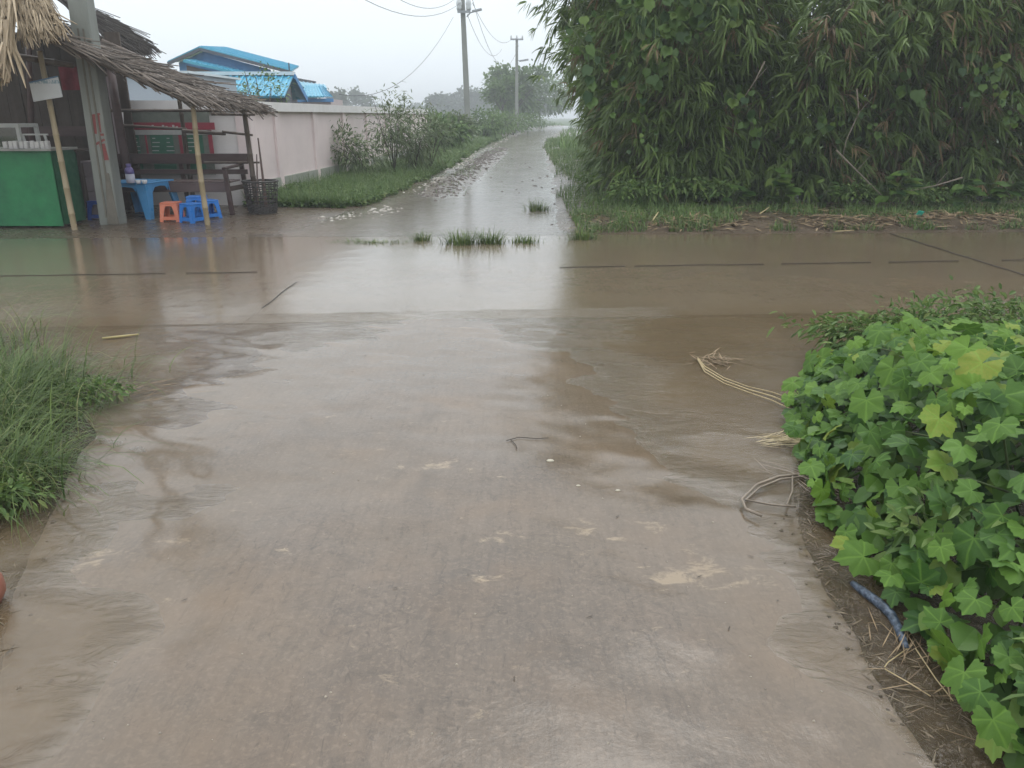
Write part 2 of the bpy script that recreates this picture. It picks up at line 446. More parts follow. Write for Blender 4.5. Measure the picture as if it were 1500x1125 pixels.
# far field to the horizon
n = 48
ang = np.linspace(0, 2 * np.pi, n, endpoint=False)
Vf, Ff = [(0, 0, -.16)], []
for r_ in (60, 200, 600):
    Vf += [(r_ * math.cos(a), r_ * math.sin(a), -.16) for a in ang]
for j in range(n):
    Ff.append((0, 1 + j, 1 + (j + 1) % n))
    for k in range(2):
        Ff.append((1 + k * n + j, 1 + (k + 1) * n + j, 1 + (k + 1) * n + (j + 1) % n, 1 + k * n + (j + 1) % n))
tag(mesh_obj('field', Vf, Ff, m_field), kind='structure')

_dl = lambda y: interp(y, [-2, 1.47, 2.0, 2.7, 3.5, 4.5, 5.3, 6.5], [-1.25, -1.25, -1.55, -1.85, -2.05, -2.6, -3.4, -4.6])
_dr = lambda y: interp(y, [-2, 1.47, 2.3, 3, 4, 5, 5.6, 6.5], [1.05, 1.05, 1.05, 1.2, 1.6, 2.3, 3.0, 4.2])
dl = lambda y: _dl(y) + .10 * fnoise(np.asarray(y, float), np.asarray(y, float) * 0 + 3, 1.7, 210, 4)
dr = lambda y: _dr(y) + .10 * fnoise(np.asarray(y, float), np.asarray(y, float) * 0 + 9, 1.9, 214, 4)
# muddy shoulders under and beside the drive
tag(grid_obj('muddy_ground', np.linspace(-11, 11, 330), np.linspace(-2.5, 6.9, 170), lambda u, v: (u, v),
             lambda x, y: np.minimum(H_near(x, y) - .012 - .022 * np.clip((np.maximum(x - dr(y), dl(y) - x)) / .1, 0, 1), .05) + .04 * np.clip((x - 1.75) / .8, 0, 1) - .05 * np.clip((y - near_edge(x) + .4) / .3, 0, 1), m_mud), kind='structure')
# the concrete drive, flaring out to the road
WEAR = [(840, 782, 45, 18), (955, 770, 20, 12), (900, 795, 18, 8), (1040, 842, 75, 32), (985, 850, 40, 20), (740, 790, 35, 12), (650, 686, 75, 10), (135, 820, 35, 16), (590, 686, 14, 6),
        (180, 925, 45, 6), (260, 880, 25, 5), (255, 795, 30, 5), (130, 930, 40, 5), (1100, 840, 20, 16)]
def wear_f(x, y):
    w = np.zeros_like(x)
    for a, b, rx, ry in WEAR:
        c = G(a, b); e = G(a + rx, b); f = G(a, b - ry)
        w = np.maximum(w, np.exp(-((x - c.x) / abs(e.x - c.x)) ** 2 - ((y - c.y) / abs(f.y - c.y)) ** 2))
    return w
drive = grid_obj('driveway', np.linspace(0, 1, 190), np.linspace(0, 1, 230),
         lambda u, v: ((lambda yy: (dl(yy) + u * (dr(yy) - dl(yy)), yy))(-2.5 + v * (near_edge(dl(5.9) + u * (dr(5.9) - dl(5.9))) - .012 + 2.5))),
         H_near, m_drive, None, {'height': H_near, 'wear': wear_f})
tag(drive, kind='structure')

# cross road: cast slabs with open joints, each a part of the road
road = grid_obj('cross_road', np.linspace(-26, 26, 60), np.linspace(0, 1, 6),
                lambda u, v: (u, near_edge(u) + v * (far_edge(u) - near_edge(u))), lambda x, y: -.075 + 0 * x, m_mud_dark)
tag(road, kind='structure')
jx = [-25.9, -17.4, -9.6, -2.07, 5.12, 12.4, 19.5, 25.9]
for k in range(len(jx) - 1):
    for lo, hi in ((near_edge, mid_joint), (mid_joint, far_edge)):
        a0, a1 = jx[k] + .002, jx[k + 1] - .002
        nu = int((a1 - a0) / (.06 if abs(a0 + a1) < 24 else .3))
        U, Vv = np.linspace(0, 1, nu), np.linspace(0, 1, 36)
        uu, vv = np.meshgrid(U, Vv)
        X = a0 + uu * (a1 - a0); y0, y1 = lo(X) + .002, hi(X) - .002
        wob = .006 * fnoise(X, X * 0, 5, 70) * (np.abs(vv - .5) > .49)
        Y = y0 + vv * (y1 - y0) + wob
        Z = H_road(X, Y)
        P3 = np.stack([X, Y, Z], -1).reshape(-1, 3)
        i = np.arange(nu * 36).reshape(36, nu)
        Q = [tuple(q) for q in np.stack([i[:-1, :-1], i[:-1, 1:], i[1:, 1:], i[1:, :-1]], -1).reshape(-1, 4)]
        rim = list(i[0, :]) + list(i[1:, -1]) + list(i[-1, -2::-1]) + list(i[-2:0:-1, 0])
        nb = len(P3)
        low = P3[rim].copy(); low[:, 2] = -.068
        P3 = np.concatenate([P3, low])
        Q += [(rim[j], nb + j, nb + (j + 1) % len(rim), rim[(j + 1) % len(rim)]) for j in range(len(rim))]
        mesh_obj('concrete_slab', P3, Q, m_slab, road, False)

m_tar = M('joint filler', (.035, .03, .026), (.02, .018, .016), 20, .5)
def filler(fx, fy, s0, s1, w=.014, zt=.0035):
    s_ = np.linspace(s0, s1, max(3, int(abs(s1 - s0) / .08)))
    x, y = fx(s_), fy(s_)
    tx, ty = np.gradient(x), np.gradient(y); ln = np.hypot(tx, ty); nx, ny = -ty / ln, tx / ln
    ww = w * (.55 + .45 * np.abs(fnoise(s_ * 3, s_ * 0 + s0, 2.0, 77)) * 1.6)
    z = zt + 0 * x
    P3 = np.concatenate([np.stack([x - nx * ww, y - ny * ww, z], 1), np.stack([x + nx * ww, y + ny * ww, z], 1), np.stack([x + nx * ww, y + ny * ww, z - .03], 1), np.stack([x - nx * ww, y - ny * ww, z - .03], 1)])
    k = len(s_); Q = [(j, j + 1, k + j + 1, k + j) for j in range(k - 1)] + [(k + j, k + j + 1, 2 * k + j + 1, 2 * k + j) for j in range(k - 1)] + [(3 * k + j, 3 * k + j + 1, j + 1, j) for j in range(k - 1)]
    mesh_obj('joint_filler', P3, Q, m_tar, road)
for a, b in ((-9, -3.5), (-3.3, -2.6), (.5, 1.2), (1.3, 2.7), (2.9, 3.9), (4.1, 4.9), (5.4, 8)):
    filler(lambda s_: s_, lambda s_: mid_joint(s_) + .006 * np.sin(s_ * 7) + .008 * fnoise(s_, s_ * 0, 2.5, 230), a, b, .0034)
filler(lambda s_: 5.12 + .008 * np.sin(s_ * 9), lambda s_: s_, near_edge(5.1) + .1, far_edge(5.1) - .05, .009)
filler(lambda s_: -2.07 + .006 * np.sin(s_ * 8), lambda s_: s_, 6.25, 7.3, .004, .002)

# yard, track and verge ground beyond the road
ys = np.concatenate([np.linspace(10.0, 24, 120), np.linspace(24.3, 60, 90), np.linspace(61, 130, 40)])
tag(grid_obj('dirt_track', np.linspace(0, 1, 210), ys,
             lambda u, v: (-14 + 28 * u + np.clip(v - 60, 0, 99) * .08, np.maximum(v, far_edge(-14 + 28 * u) + .004)), H_far, m_yard), kind='structure')

# water: one sheet near and over the road, one on the track
def flow_near(x, y):
    h = H_near(x, y); on = (y < near_edge(x) + .25)
    f = np.exp(-((h + .006) / .009) ** 2)
    b = .05 + .08 * np.clip((near_edge(x) + .2 - y) / .8, 0, 1)
    return np.where(on, np.maximum(f * 1.0, b), .06 + .1 * np.exp(-((y - near_edge(x)) / .5) ** 2))
def depth_near(x, y):
    hn = H_near(x, y)
    k = np.clip((y - near_edge(x) + .1) / .5, 0, 1)
    return -(hn * (1 - k) + H_road(x, y) * k) * np.where((x < dl(y)) | (x > dr(y)), 1.0, 1.0)
tag(grid_obj('water', np.linspace(-11, 11, 400), np.linspace(-1, 10.36, 260), lambda u, v: (u, v + .045 * u * np.clip(v - 6, 0, 4.36) / 4.36),
             lambda x, y: 0 * x, m_water, None, {'depth': depth_near, 'flow': flow_near}), kind='structure')
tag(grid_obj('track_water', np.linspace(0, 1, 60), np.concatenate([np.linspace(10.37, 30, 90), np.linspace(30.5, 128, 80)]),
             lambda u, v: (path_l(v) - .4 + u * (path_r(v) - path_l(v) + .8), v + (.045 * (path_l(v) - .4 + u * (path_r(v) - path_l(v) + .8))) * (v < 10.4)),
             lambda x, y: 0 * x, m_pathwater, None, {'depth': lambda x, y: -H_far(x, y), 'flow': lambda x, y: .1 + 0 * x}), kind='structure')

# ------------------------------------------------------------------ leaves and blades
T_LANCE = (np.array([(0, 0, 0), (.28, .5, 0), (.28, -.5, 0), (.65, .36, 0), (.65, -.36, 0), (1, 0, 0)]), [(0, 2, 1), (1, 2, 4, 3), (3, 4, 5)])
T_OVAL = (np.array([(0, 0, 0), (.2, .40, .05), (.2, -.40, .05), (.55, .5, .07), (.55, -.5, .07), (.85, .25, .03), (.85, -.25, .03), (1, 0, 0), (.5, 0, -.03)]),
          [(0, 8, 1), (1, 8, 3), (3, 8, 5), (5, 8, 7), (0, 2, 8), (2, 4, 8), (4, 6, 8), (6, 7, 8)])
T_QUAD = (np.array([(0, 0, 0), (.5, .5, 0), (1, 0, 0), (.5, -.5, 0)]), [(0, 3, 2, 1)])
def norm(a): return a / np.maximum(np.linalg.norm(a, axis=-1, keepdims=True), 1e-9)
def leaves(T, pos, d, up, length, width, droop=0.25, var=None):
    tp, tf = T
    pos = np.asarray(pos); n = len(pos); d = norm(d)
    x = norm(np.cross(d, up)); nn = np.cross(x, d)
    L = np.broadcast_to(length, (n,)); W = np.broadcast_to(width, (n,))
    dr_ = np.broadcast_to(droop, (n,))
    u, v, w = tp[:, 0], tp[:, 1], tp[:, 2]
    V = pos[:, None] + d[:, None] * (u[None, :, None] * L[:, None, None]) + x[:, None] * (v[None, :, None] * W[:, None, None]) + nn[:, None] * (w[None, :, None] * L[:, None, None])
    V[:, :, 2] -= (u ** 2)[None] * (dr_ * L)[:, None]
    k = len(tp)
    off = np.arange(n) * k
    var = rng.random(n) if var is None else var
    tris = []
    for f in tf:
        for q in range(1, len(f) - 1): tris.append((f[0], f[q], f[q + 1]))
    Fc = (off[:, None, None] + np.array(tris)[None]).reshape(-1, 3)
    return V.reshape(-1, 3), Fc, np.repeat(var, k)
def blades(pos, d, length, width, bend, var=None, seg=3):
    """grass blades: curved tapering strips. d = horizontal lean direction (n,2)"""
    n = len(pos); d = norm(np.concatenate([d, np.zeros((n, 1))], 1)); width = np.broadcast_to(width, (n,))
    side = np.stack([-d[:, 1], d[:, 0], 0 * d[:, 0]], 1)
    rows = []
    for s in range(seg + 1):
        t = s / seg; th = bend * t
        fwd = np.sin(th) * t * length; hgt = np.cos(th * .9) * t * length
        c = pos + d * fwd[:, None]; c = c.copy(); c[:, 2] += hgt
        w = width * (1 - t * .9) * .5
        rows += [c - side * w[:, None], c + side * w[:, None]]
    V = np.stack(rows, 1); k = 2 * (seg + 1)
    tf = []
    for s in range(seg): tf += [(2 * s, 2 * s + 1, 2 * s + 3), (2 * s, 2 * s + 3, 2 * s + 2)]
    Fc = (np.arange(n)[:, None, None] * k + np.array(tf)[None]).reshape(-1, 3)
    var = rng.random(n) if var is None else var
    return V.reshape(-1, 3), Fc, np.repeat(var, k)
def rand_unit(n):
    a = rng.normal(size=(n, 3)); return norm(a)
def merge(parts):
    V, Fc, A, o = [], [], [], 0
    for v, f, a in parts:
        V.append(v); Fc.append(f + o); A.append(a); o += len(v)
    return np.concatenate(V), np.concatenate(Fc), np.concatenate(A)
def foliage_obj(name, parts, mat, parent=None, kind='stuff', smooth=False):
    V, Fc, A = merge(parts) if isinstance(parts, list) else parts
    o = mesh_obj(name, V, Fc, mat, parent, smooth, {'var': A})
    if kind: o['kind'] = kind
    return o
UP = np.array([0, 0, 1.0])

def sprays(centers, outdir, nl=9, ll=(.14, .22), lw=.022, spread=.9, droop=.35, base_var=None, hang=.25):
    """bamboo twig ends: a fan of lance leaves at each centre"""
    n = len(centers); N = n * nl
    c = np.repeat(centers, nl, 0); od = np.repeat(outdir, nl, 0)
    d = norm(od * 1.0 + rand_unit(N) * spread + np.array([0, 0, -hang]))
    p = c + norm(od + rand_unit(N) * .3) * (rng.random((N, 1)) * .16)
    up = norm(UP * .8 + rand_unit(N) * .8)
    L = rng.uniform(ll[0], ll[1], N); W = lw * rng.uniform(.75, 1.3, N)
    bv = np.repeat(rng.random(n) if base_var is None else base_var, nl)
    return leaves(T_LANCE, p, d, up, L, W, droop * rng.uniform(.3, 1.3, N), np.clip(bv * .7 + rng.random(N) * .3, 0, 1))

def bamboo_clump(base, label, nculm, height, lean, dens=1.0, mat=m_bamboo_leaf, ll=(.15, .24), lw=.024, zmin=.3, spread_r=.7, show_culm=6, reach=1.5, dry=0):
    t = thing('bamboo_clump', label, 'bamboo', base, 0, 'bamboo clumps forming the tall hedge')
    base = Vector(base); cen, out, bv = [], [], []
    for k in range(nculm):
        a = rng.uniform(0, 2 * np.pi); r = spread_r * math.sqrt(rng.random())
        b = np.array([base.x + r * math.cos(a), base.y + r * math.sin(a), base.z - .05])
        h = height * rng.uniform(.55, 1.05)
        ld = np.array([math.cos(a), math.sin(a)]) * rng.uniform(.2, .9) + np.array(lean)
        ext = reach * rng.uniform(.5, 1.2)
        s = np.linspace(0, 1, 9)
        P3 = np.stack([b[0] + ld[0] * ext * s ** 2.2, b[1] + ld[1] * ext * s ** 2.2, b[2] + h * (s - .22 * s ** 3)], 1)
        if k < show_culm:
            m = MB(); m.tube([tuple(p) for p in P3], list(np.linspace(.035, .008, 9)), 6)
            m.build('culm', m_culm, t, True)
        nn = max(4, int(h * 9 * dens))
        u = rng.uniform(zmin / h, 1.0, nn)
        q = np.stack([np.interp(u, s, P3[:, j]) for j in range(3)], 1)
        aa = rng.uniform(0, 2 * np.pi, nn)
        o = np.stack([np.cos(aa), np.sin(aa), rng.uniform(-.5, .35, nn)], 1)
        ln = rng.uniform(.1, .75, nn) * (1.0 - .45 * u)
        q = q + o * ln[:, None]
        q[:, 2] = np.maximum(q[:, 2], .12)
        cen.append(q); out.append(norm(o + np.array([lean[0] * .3, lean[1] * .3, -.25]))); bv.append(np.clip(rng.normal(.45, .18, nn), 0, 1))
    cen = np.concatenate(cen); out = np.concatenate(out); bv = np.concatenate(bv)
    bv = np.clip(bv + .32 * fnoise(cen[:, 0] * 1.0 + cen[:, 1], cen[:, 2], 1.1, 160), 0, 1)
    if dry:
        kd = (rng.random(len(cen)) < dry * (1.2 + 2.5 * fnoise(cen[:, 0], cen[:, 2] + cen[:, 1], .9, 165)))
        if kd.sum() > 3: foliage_obj('dry_foliage', sprays(cen[kd], out[kd], 9, ll, lw * .8, .9, .5, None), m_litter_leaf, t)
        cen, out, bv = cen[~kd], out[~kd], bv[~kd]
    foliage_obj('foliage', sprays(cen, out, 9, ll, lw, .7, .45, bv), mat, t)
    return t

# hedge: front clumps facing the road, then a row along the track, then a back row that closes it
front = [((2.45, 14.2, 0), (-.5, -.25), 'bamboo clump at the track corner, its tips arching out over the wet track', 34, 6.2, 1.3),
         ((3.3, 14.0, 0), (-.25, -.5), 'dark bamboo clump second from the track corner, facing the road', 30, 6.2, 1.4),
         ((4.8, 14.1, 0), (0, -.5), 'bamboo clump behind the heap of dry litter in the hedge', 30, 6.0, 1.4),
         ((6.4, 14.2, 0), (.05, -.5), 'bamboo clump behind the broad leaved plants by the road', 30, 6.2, 1.4),
         ((8.0, 14.4, 0), (.05, -.5), 'bamboo clump second from the right end of the visible hedge', 28, 6.2, 1.4),
         ((9.7, 14.6, 0), (.0, -.5), 'bamboo clump at the right end of the visible hedge', 26, 6.2, 1.4)]
for b, ln, lab, nc, h, rc in front:
    bamboo_clump(b, lab, nc, h, ln, 1.15, ll=(.17, .34), lw=.032, reach=rc, show_culm=8, dry=.09)
for i, (x, y, lab) in enumerate([(2.85, 16.6, 'bamboo clump along the track, just behind the corner clump'), (3.1, 19.8, 'bamboo clump along the track, middle of the row'),
                                 (3.3, 24.0, 'bamboo clump along the track, second from the far end of its row'), (3.7, 30.0, 'small looking hazy bamboo clump at the far end of the track row')]):
    bamboo_clump((x, y, .05), lab, 26, 6.0 - .3 * i, (-.5, -.1), 1.0 - .1 * i, ll=(.17, .28), lw=.032 + .004 * i, reach=1.5, show_culm=3)
for i, x in enumerate((4.2, 6.6, 9.2, 12.0)):
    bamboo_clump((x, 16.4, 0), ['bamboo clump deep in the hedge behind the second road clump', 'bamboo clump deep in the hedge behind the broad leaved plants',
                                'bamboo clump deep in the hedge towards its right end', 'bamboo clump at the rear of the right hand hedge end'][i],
                 24, 6.8, (0, -.2), .9, m_bamboo_shade, ll=(.22, .34), lw=.05, spread_r=1.1, show_culm=3, reach=1.2)

# ------------------------------------------------------------------ hedge dressing
def heart_mesh(name, mat, w=1.0, n=16, seed=0):
    r_ = random.Random(seed); V, Fc = [(0, 0, 0)], []
    out = []
    for i in range(n + 1):
        a = -math.pi + 2 * math.pi * i / n
        rad = .55 * (1 + .25 * math.cos(a)) * (1 + .12 * r_.uniform(-1, 1) * .4)
        if abs(a) > 2.7: rad *= .55
        x = .22 + rad * math.cos(a) * .95; y = rad * math.sin(a) * w
        if abs(a) < .12: x += .26
        elif abs(a) < .5: y *= .8
        out.append((x, y, -.18 * x * x - .25 * y * y + .05 * math.sin(3 * a)))
    V += out
    Fc = [(0, 1 + i, 2 + i) for i in range(n)]
    vein = [0.0] + [.5] * (n + 1)
    return raw_mesh(name, V, Fc, mat, True, {'vein': vein})
def lobed_mesh(name, mat, seed=0):
    """five lobed toothed leaf, stalk at the origin, tip along +x, one unit long"""
    r_ = random.Random(seed); out, vein = [], []
    lobes = [(0, .98), (.92, .84), (-.92, .84), (1.85, .70), (-1.85, .70)]
    N = 34
    for i in range(N + 1):
        a = -2.85 + 5.7 * i / N
        rad = .68 if abs(a) < 2.45 else .54
        for la, lr in lobes:
            rad = max(rad, lr * (1 - .33 * min(1, abs(a - la) / .55) ** 1.5))
        rad *= 1 + (.06 if i % 2 else -.05) + r_.uniform(-.04, .04)
        out.append((a, rad)); vein.append(min(abs(a - la) for la, _ in lobes))
    V, Fc, vn = [(0, 0, 0)], [], [0.0]
    k1, k2 = r_.uniform(.16, .38), r_.uniform(-.1, .1)
    z = lambda x, y, v: -k1 * (x * x + y * y) * .8 + .07 * min(v, .3) / .3 * math.hypot(x, y) + k2 * x * y + .04 * math.sin(7 * x + 3 * y + seed)
    for fr in (.55, 1.0):
        for (a, rad), v in zip(out, vein):
            x, y = rad * fr * math.cos(a), rad * fr * math.sin(a)
            V.append((x, y, z(x, y, v))); vn.append(v)
    m = N + 1
    for i in range(N):
        Fc.append((0, 1 + i, 2 + i)); Fc.append((1 + i, 1 + m + i, 2 + m + i, 2 + i))
    me = raw_mesh(name, V, Fc, mat, True, {'vein': vn})
    return me
hearts = [heart_mesh('leaf', m_broad, .9 + .1 * k, 16, k) for k in range(4)]
ovals = [heart_mesh('leaf', m_broad, .52 + .06 * k, 16, 20 + k) for k in range(3)]
lobed = [lobed_mesh('leaf', m_vine_leaf, k) for k in range(7)]

def place_leaf(meshes, parent, pos, d, up, size, name='leaf'):
    o = put(name, random.choice(meshes), parent)
    d = Vector(d).normalized(); y = Vector(up).cross(d)
    if y.length < 1e-3: y = Vector((0, 1, 0)).cross(d)
    y.normalize(); z = d.cross(y)
    rot = Matrix((d, y, z)).transposed().to_4x4()
    m = Matrix.Translation(Vector(pos)) @ rot @ Matrix.Diagonal((size, size, size, 1))
    o.matrix_local = root_matrix(parent).inverted() @ m
    return o

def hanging_vine(pxs, Y, label, n, size, wide=.1):
    p0 = D(*pxs[0], Y); t = thing('climbing_vine', label, 'vine', (p0.x, p0.y, p0.z), 0, 'climbers on the bamboo hedge')
    line = [D(a, b, Y) for a, b in pxs]
    m = MB(); m.tube(line, .006, 5); m.build('stem', m_stem, t, True)
    for i in range(n):
        u = (i + .5) / n * (len(line) - 1); k = min(int(u), len(line) - 2); p = line[k].lerp(line[k + 1], u - k)
        p = p + Vector((rng.normal(0, wide), rng.uniform(-.15, .05), rng.normal(0, wide * .8)))
        place_leaf(hearts, t, p, (rng.normal(0, .45), rng.uniform(-.7, .3), -1), (rng.normal(0, .5), -1, rng.uniform(-.2, 1.1)), size * rng.uniform(.5, 1.05))
hanging_vine([(855, 20), (862, 80), (866, 150)], 12.6, 'single hanging strand of heart shaped leaves near the left edge of the hedge', 12, .18, .04)
hanging_vine([(915, -20), (935, 12), (950, 60), (965, 110)], 12.5, 'heart leaved climber left above the middle of the hedge', 48, .16, .16)
hanging_vine([(960, 40), (990, 30), (1020, 18), (1050, 25), (1085, 0)], 12.5, 'bright cluster of heart shaped leaves high in the hedge', 80, .16, .2)
hanging_vine([(1310, 95), (1330, 125), (1345, 150)], 12.7, 'pale heart leaved strand high in the right half of the hedge', 9, .17, .07)
hanging_vine([(1065, 130), (1105, 165), (1100, 200)], 12.6, 'short strand of broad leaves in the middle of the hedge', 16, .14, .12)
hanging_vine([(1420, 80), (1465, 130), (1490, 180)], 12.7, 'leafy climber at the upper right end of the hedge', 44, .12, .2)
hanging_vine([(820, 20), (900, 120), (960, 210)], 12.6, 'sparse climber trailing down the left part of the hedge', 34, .10, .2)
hanging_vine([(1180, 200), (1240, 160), (1290, 190)], 12.6, 'sparse small leaved climber across the middle of the hedge', 26, .11, .2)

def broad_plant(px, py, Y, label, n, size, h, meshes=ovals):
    b = D(px, py, Y); b.z = H0(b.x, b.y)
    t = thing('broad_leaf_plant', label, 'plant', b, 0, 'broad leaved plants along the foot of the hedge')
    for k in range(3):
        a = rng.uniform(0, 6.28); tip = Vector(b) + Vector((math.cos(a) * .18, math.sin(a) * .14 - .05, h * rng.uniform(.7, 1.1)))
        m = MB(); m.tube([b, Vector(b).lerp(tip, .5) + Vector((0, 0, .05)), tip], [.009, .007, .004], 5); m.build('stem', m_stem, t, True)
        for i in range(n // 3):
            u = rng.uniform(.3, 1.05); p = Vector(b).lerp(tip, u); aa = rng.uniform(0, 6.28)
            d = Vector((math.cos(aa), math.sin(aa) - .35, rng.uniform(-.5, .25)))
            place_leaf(meshes, t, p + d * .05, d, (0, -.25, 1), size * rng.uniform(.7, 1.25))
    return t
def H0(x, y): return float(H_far(np.array([x]), np.array([y]))[0])
broad_plant(1145, 315, 12.55, 'upright cluster of broad pale leaves left of the litter at the hedge foot', 15, .22, .7, hearts)
broad_plant(1300, 318, 12.4, 'bushy plant with pointed leaves in the middle of the hedge foot', 18, .22, .62)
broad_plant(1400, 318, 12.5, 'low plant with drooping broad leaves at the right of the hedge foot', 15, .24, .55)
broad_plant(1455, 316, 12.5, 'plant with the longest hanging leaves near the right end of the hedge foot', 15, .27, .6)
broad_plant(1200, 318, 12.6, 'small plant with few leaves between two larger broad leaved plants', 9, .17, .5)
broad_plant(1070, 318, 12.6, 'dark broad leaved seedling left of the pale leaf cluster', 9, .16, .4, hearts)

def bush(name, label, cat, c, rx, ry, h, nl, ll, lw, mat, z0=.0, T=T_OVAL, group=None, nst=4, stem_mat=m_bark, hollow=.5, lean=(0, 0), stem_r=.015, clump=0, droop=.3):
    t = thing(name, label, cat, c, 0, group); c = Vector(c)
    tips = []
    for k in range(nst):
        a = 2 * math.pi * (k + random.random() * .6) / nst; q = random.uniform(.35, .85)
        tip = c + Vector((math.cos(a) * rx * q + lean[0], math.sin(a) * ry * q + lean[1], h * random.uniform(.65, 1.0)))
        mid = c.lerp(tip, .5) + Vector((random.uniform(-.08, .08) * rx, random.uniform(-.08, .08) * ry, .08 * h))
        m = MB(); m.tube([c, mid, tip], [stem_r, stem_r * .75, stem_r * .3], 6); m.build('stem', stem_mat, t, True)
        tips += [(c, mid, tip)]
    parts = []
    u = rand_unit(nl); u[:, 2] = np.abs(u[:, 2]) * 1.0 - rng.random(nl) * .55
    rad = hollow + (1 - hollow) * rng.random(nl) ** .6
    p = u * rad[:, None]
    if clump:
        cc = rand_unit(clump) * rng.uniform(.35, .95, (clump, 1)); cc[:, 2] = cc[:, 2] * .95 + .08
        k = rng.integers(0, clump, nl); p = cc[k] + rng.normal(size=(nl, 3)) * .23
        u = norm(p)
    zz = np.clip(p[:, 2] * .5 + .5, 0.02, 1.15)
    P3 = np.stack([c.x + p[:, 0] * rx + lean[0] * zz, c.y + p[:, 1] * ry + lean[1] * zz, c.z + z0 + zz * (h - z0)], 1)
    d = norm(u + rand_unit(nl) * .8 + np.array([0, 0, -.15]))
    L = rng.uniform(*ll, nl)
    parts.append(leaves(T, P3, d, norm(UP + rand_unit(nl) * .7), L, L * lw, droop, np.clip(rng.random(nl), 0, 1)))
    foliage_obj('foliage', parts, mat, t)
    return t

# low weeds at the foot of the hedge
for i, (px, py, Y, rx, h, lab) in enumerate([(930, 305, 12.9, .5, .5, 'low green weed at the left of the hedge foot beside the track'), (990, 300, 13.0, .55, .6, 'leafy weed under the dark part of the hedge'),
                                             (1055, 305, 12.9, .45, .5, 'small leaved weed between bamboo and roadside litter'), (1250, 312, 12.8, .4, .45, 'small weed in the shade right of the dry litter'),
                                             (880, 275, 15.2, .5, .55, 'weed at the track edge below the arching bamboo'), (1350, 312, 12.75, .45, .4, 'dusky weed behind the green scrap')]):
    b = D(px, py, Y); b.z = H0(b.x, b.y)
    bush('weed', lab, 'weed', b, rx, .35, h, 420, (.05, .11), .5, m_weed, group='weeds at the foot of the hedge', nst=4, stem_mat=m_stem, stem_r=.006, hollow=.2)
# bare twigs in the hedge
for i, (q, lab) in enumerate([([(1255, 130), (1258, 165), (1240, 205), (1232, 240)], 'bare crooked twig hanging in the middle of the hedge'), ([(1225, 220), (1255, 250), (1290, 285), (1310, 300)], 'bare branch slanting down across the right of the hedge'),
                              ([(1410, 260), (1370, 272), (1330, 280)], 'thin bare branch lying sideways in the right hedge'), ([(1120, 90), (1105, 120), (1085, 150)], 'curved dry twig under the upper foliage')]):
    line = [D(a, b, 12.55 + .1 * (k % 2)) for k, (a, b) in enumerate(q)]
    m = MB(); m.tube(line, list(np.linspace(.014, .005, len(line))), 5)
    e = line[1]; m.tube([e, e + Vector((.2, .05, .22))], [.007, .003], 4)
    tag(m.build('bare_twig', m_twig, None, True), lab, 'twig', 'bare twigs in the hedge')

def scatter(region, n, seedf=None):
    x = rng.uniform(region[0], region[1], n); y = rng.uniform(region[2], region[3], n)
    return x, y
# dry litter and grass along the far road edge (right)
x = rng.uniform(.9, 9.8, 5200); y = far_edge(x) + .15 + np.abs(rng.normal(0, .9, 5200))
keep = (y < 13.4) & ((fnoise(x, y, 1.1, 90) > -.05) | (rng.random(5200) < .25)); x, y = x[keep], y[keep]
p = np.stack([x, y, H_far(x, y) + .006 + rng.random(len(x)) * .03], 1)
a = rng.uniform(0, 6.28, len(x)); d = np.stack([np.cos(a), np.sin(a), rng.normal(0, .18, len(x))], 1)
L = rng.uniform(.06, .22, len(x))
tag(foliage_obj('leaf_litter', leaves(T_LANCE, p, d, norm(UP + rand_unit(len(x)) * .4), L, L * .14, .05), m_litter), 'brown dry bamboo litter along the far road edge', None)
def grass_patch(name, x, y, hf, lmin, lmax, w, mat, bend=(.3, 1.3), label=None):
    n = len(x); p = np.stack([x, y, hf(x, y) - .01], 1); a = rng.uniform(0, 6.28, n)
    o = foliage_obj(name, blades(p, np.stack([np.cos(a), np.sin(a)], 1), rng.uniform(lmin, lmax, n), w * rng.uniform(.7, 1.3, n), rng.uniform(*bend, n)), mat)
    if label: o['label'] = label
    return o
x = rng.uniform(.9, 10.5, 16000); y = far_edge(x) + .12 + rng.random(16000) ** 1.3 * 2.2
keep = (fnoise(x, y, .8, 95) + .35 * fnoise(x, y, 3, 97) > -.12 - .28 * np.clip((x - 5.0) / 3, 0, 1)); x, y = x[keep], y[keep]
grass_patch('grass_strip', x, y, H_far, .05, .19, .013, m_verge, label='short grass along the foot of the hedge')
# verge beside the wall
def verge_xy(n):
    y = 13.4 + rng.random(n) ** 1.7 * 46
    l = path_l(y) - .05 + .25 * fnoise(y, y * 0, .9, 99); wl = wall_x(y) + .1
    x = l - rng.random(n) ** 1.15 * np.maximum(.1, (l - wl))
    return x, y
def wall_x(y): return -5.6 + .072 * y
x, y = verge_xy(30000)
k = (y < 31) | (x > -5.2); x, y = x[k], y[k]
n = len(x); hh = np.clip(.4 + .6 * fnoise(x, y, .7, 101), .1, 1.2)
p = np.stack([x, y, H_far(x, y) + rng.random(n) * .22 * hh + .01], 1); a = rng.uniform(0, 6.28, n)
d = np.stack([np.cos(a), np.sin(a), rng.normal(.1, .4, n)], 1); sc = 1 + np.clip((y - 18) / 30, 0, 1.5)
L = rng.uniform(.05, .11, n) * sc
parts = [leaves(T_OVAL, p, d, norm(UP + rand_unit(n) * .6), L, L * .5, .3)]
x, y = verge_xy(22000); n = len(x); a = rng.uniform(0, 6.28, n); p = np.stack([x, y, H_far(x, y) - .01], 1)
parts.append(blades(p, np.stack([np.cos(a), np.sin(a)], 1), rng.uniform(.12, .38, n), .012 * (1 + np.clip((y - 18) / 15, 0, 2)), rng.uniform(.2, 1.3, n)))
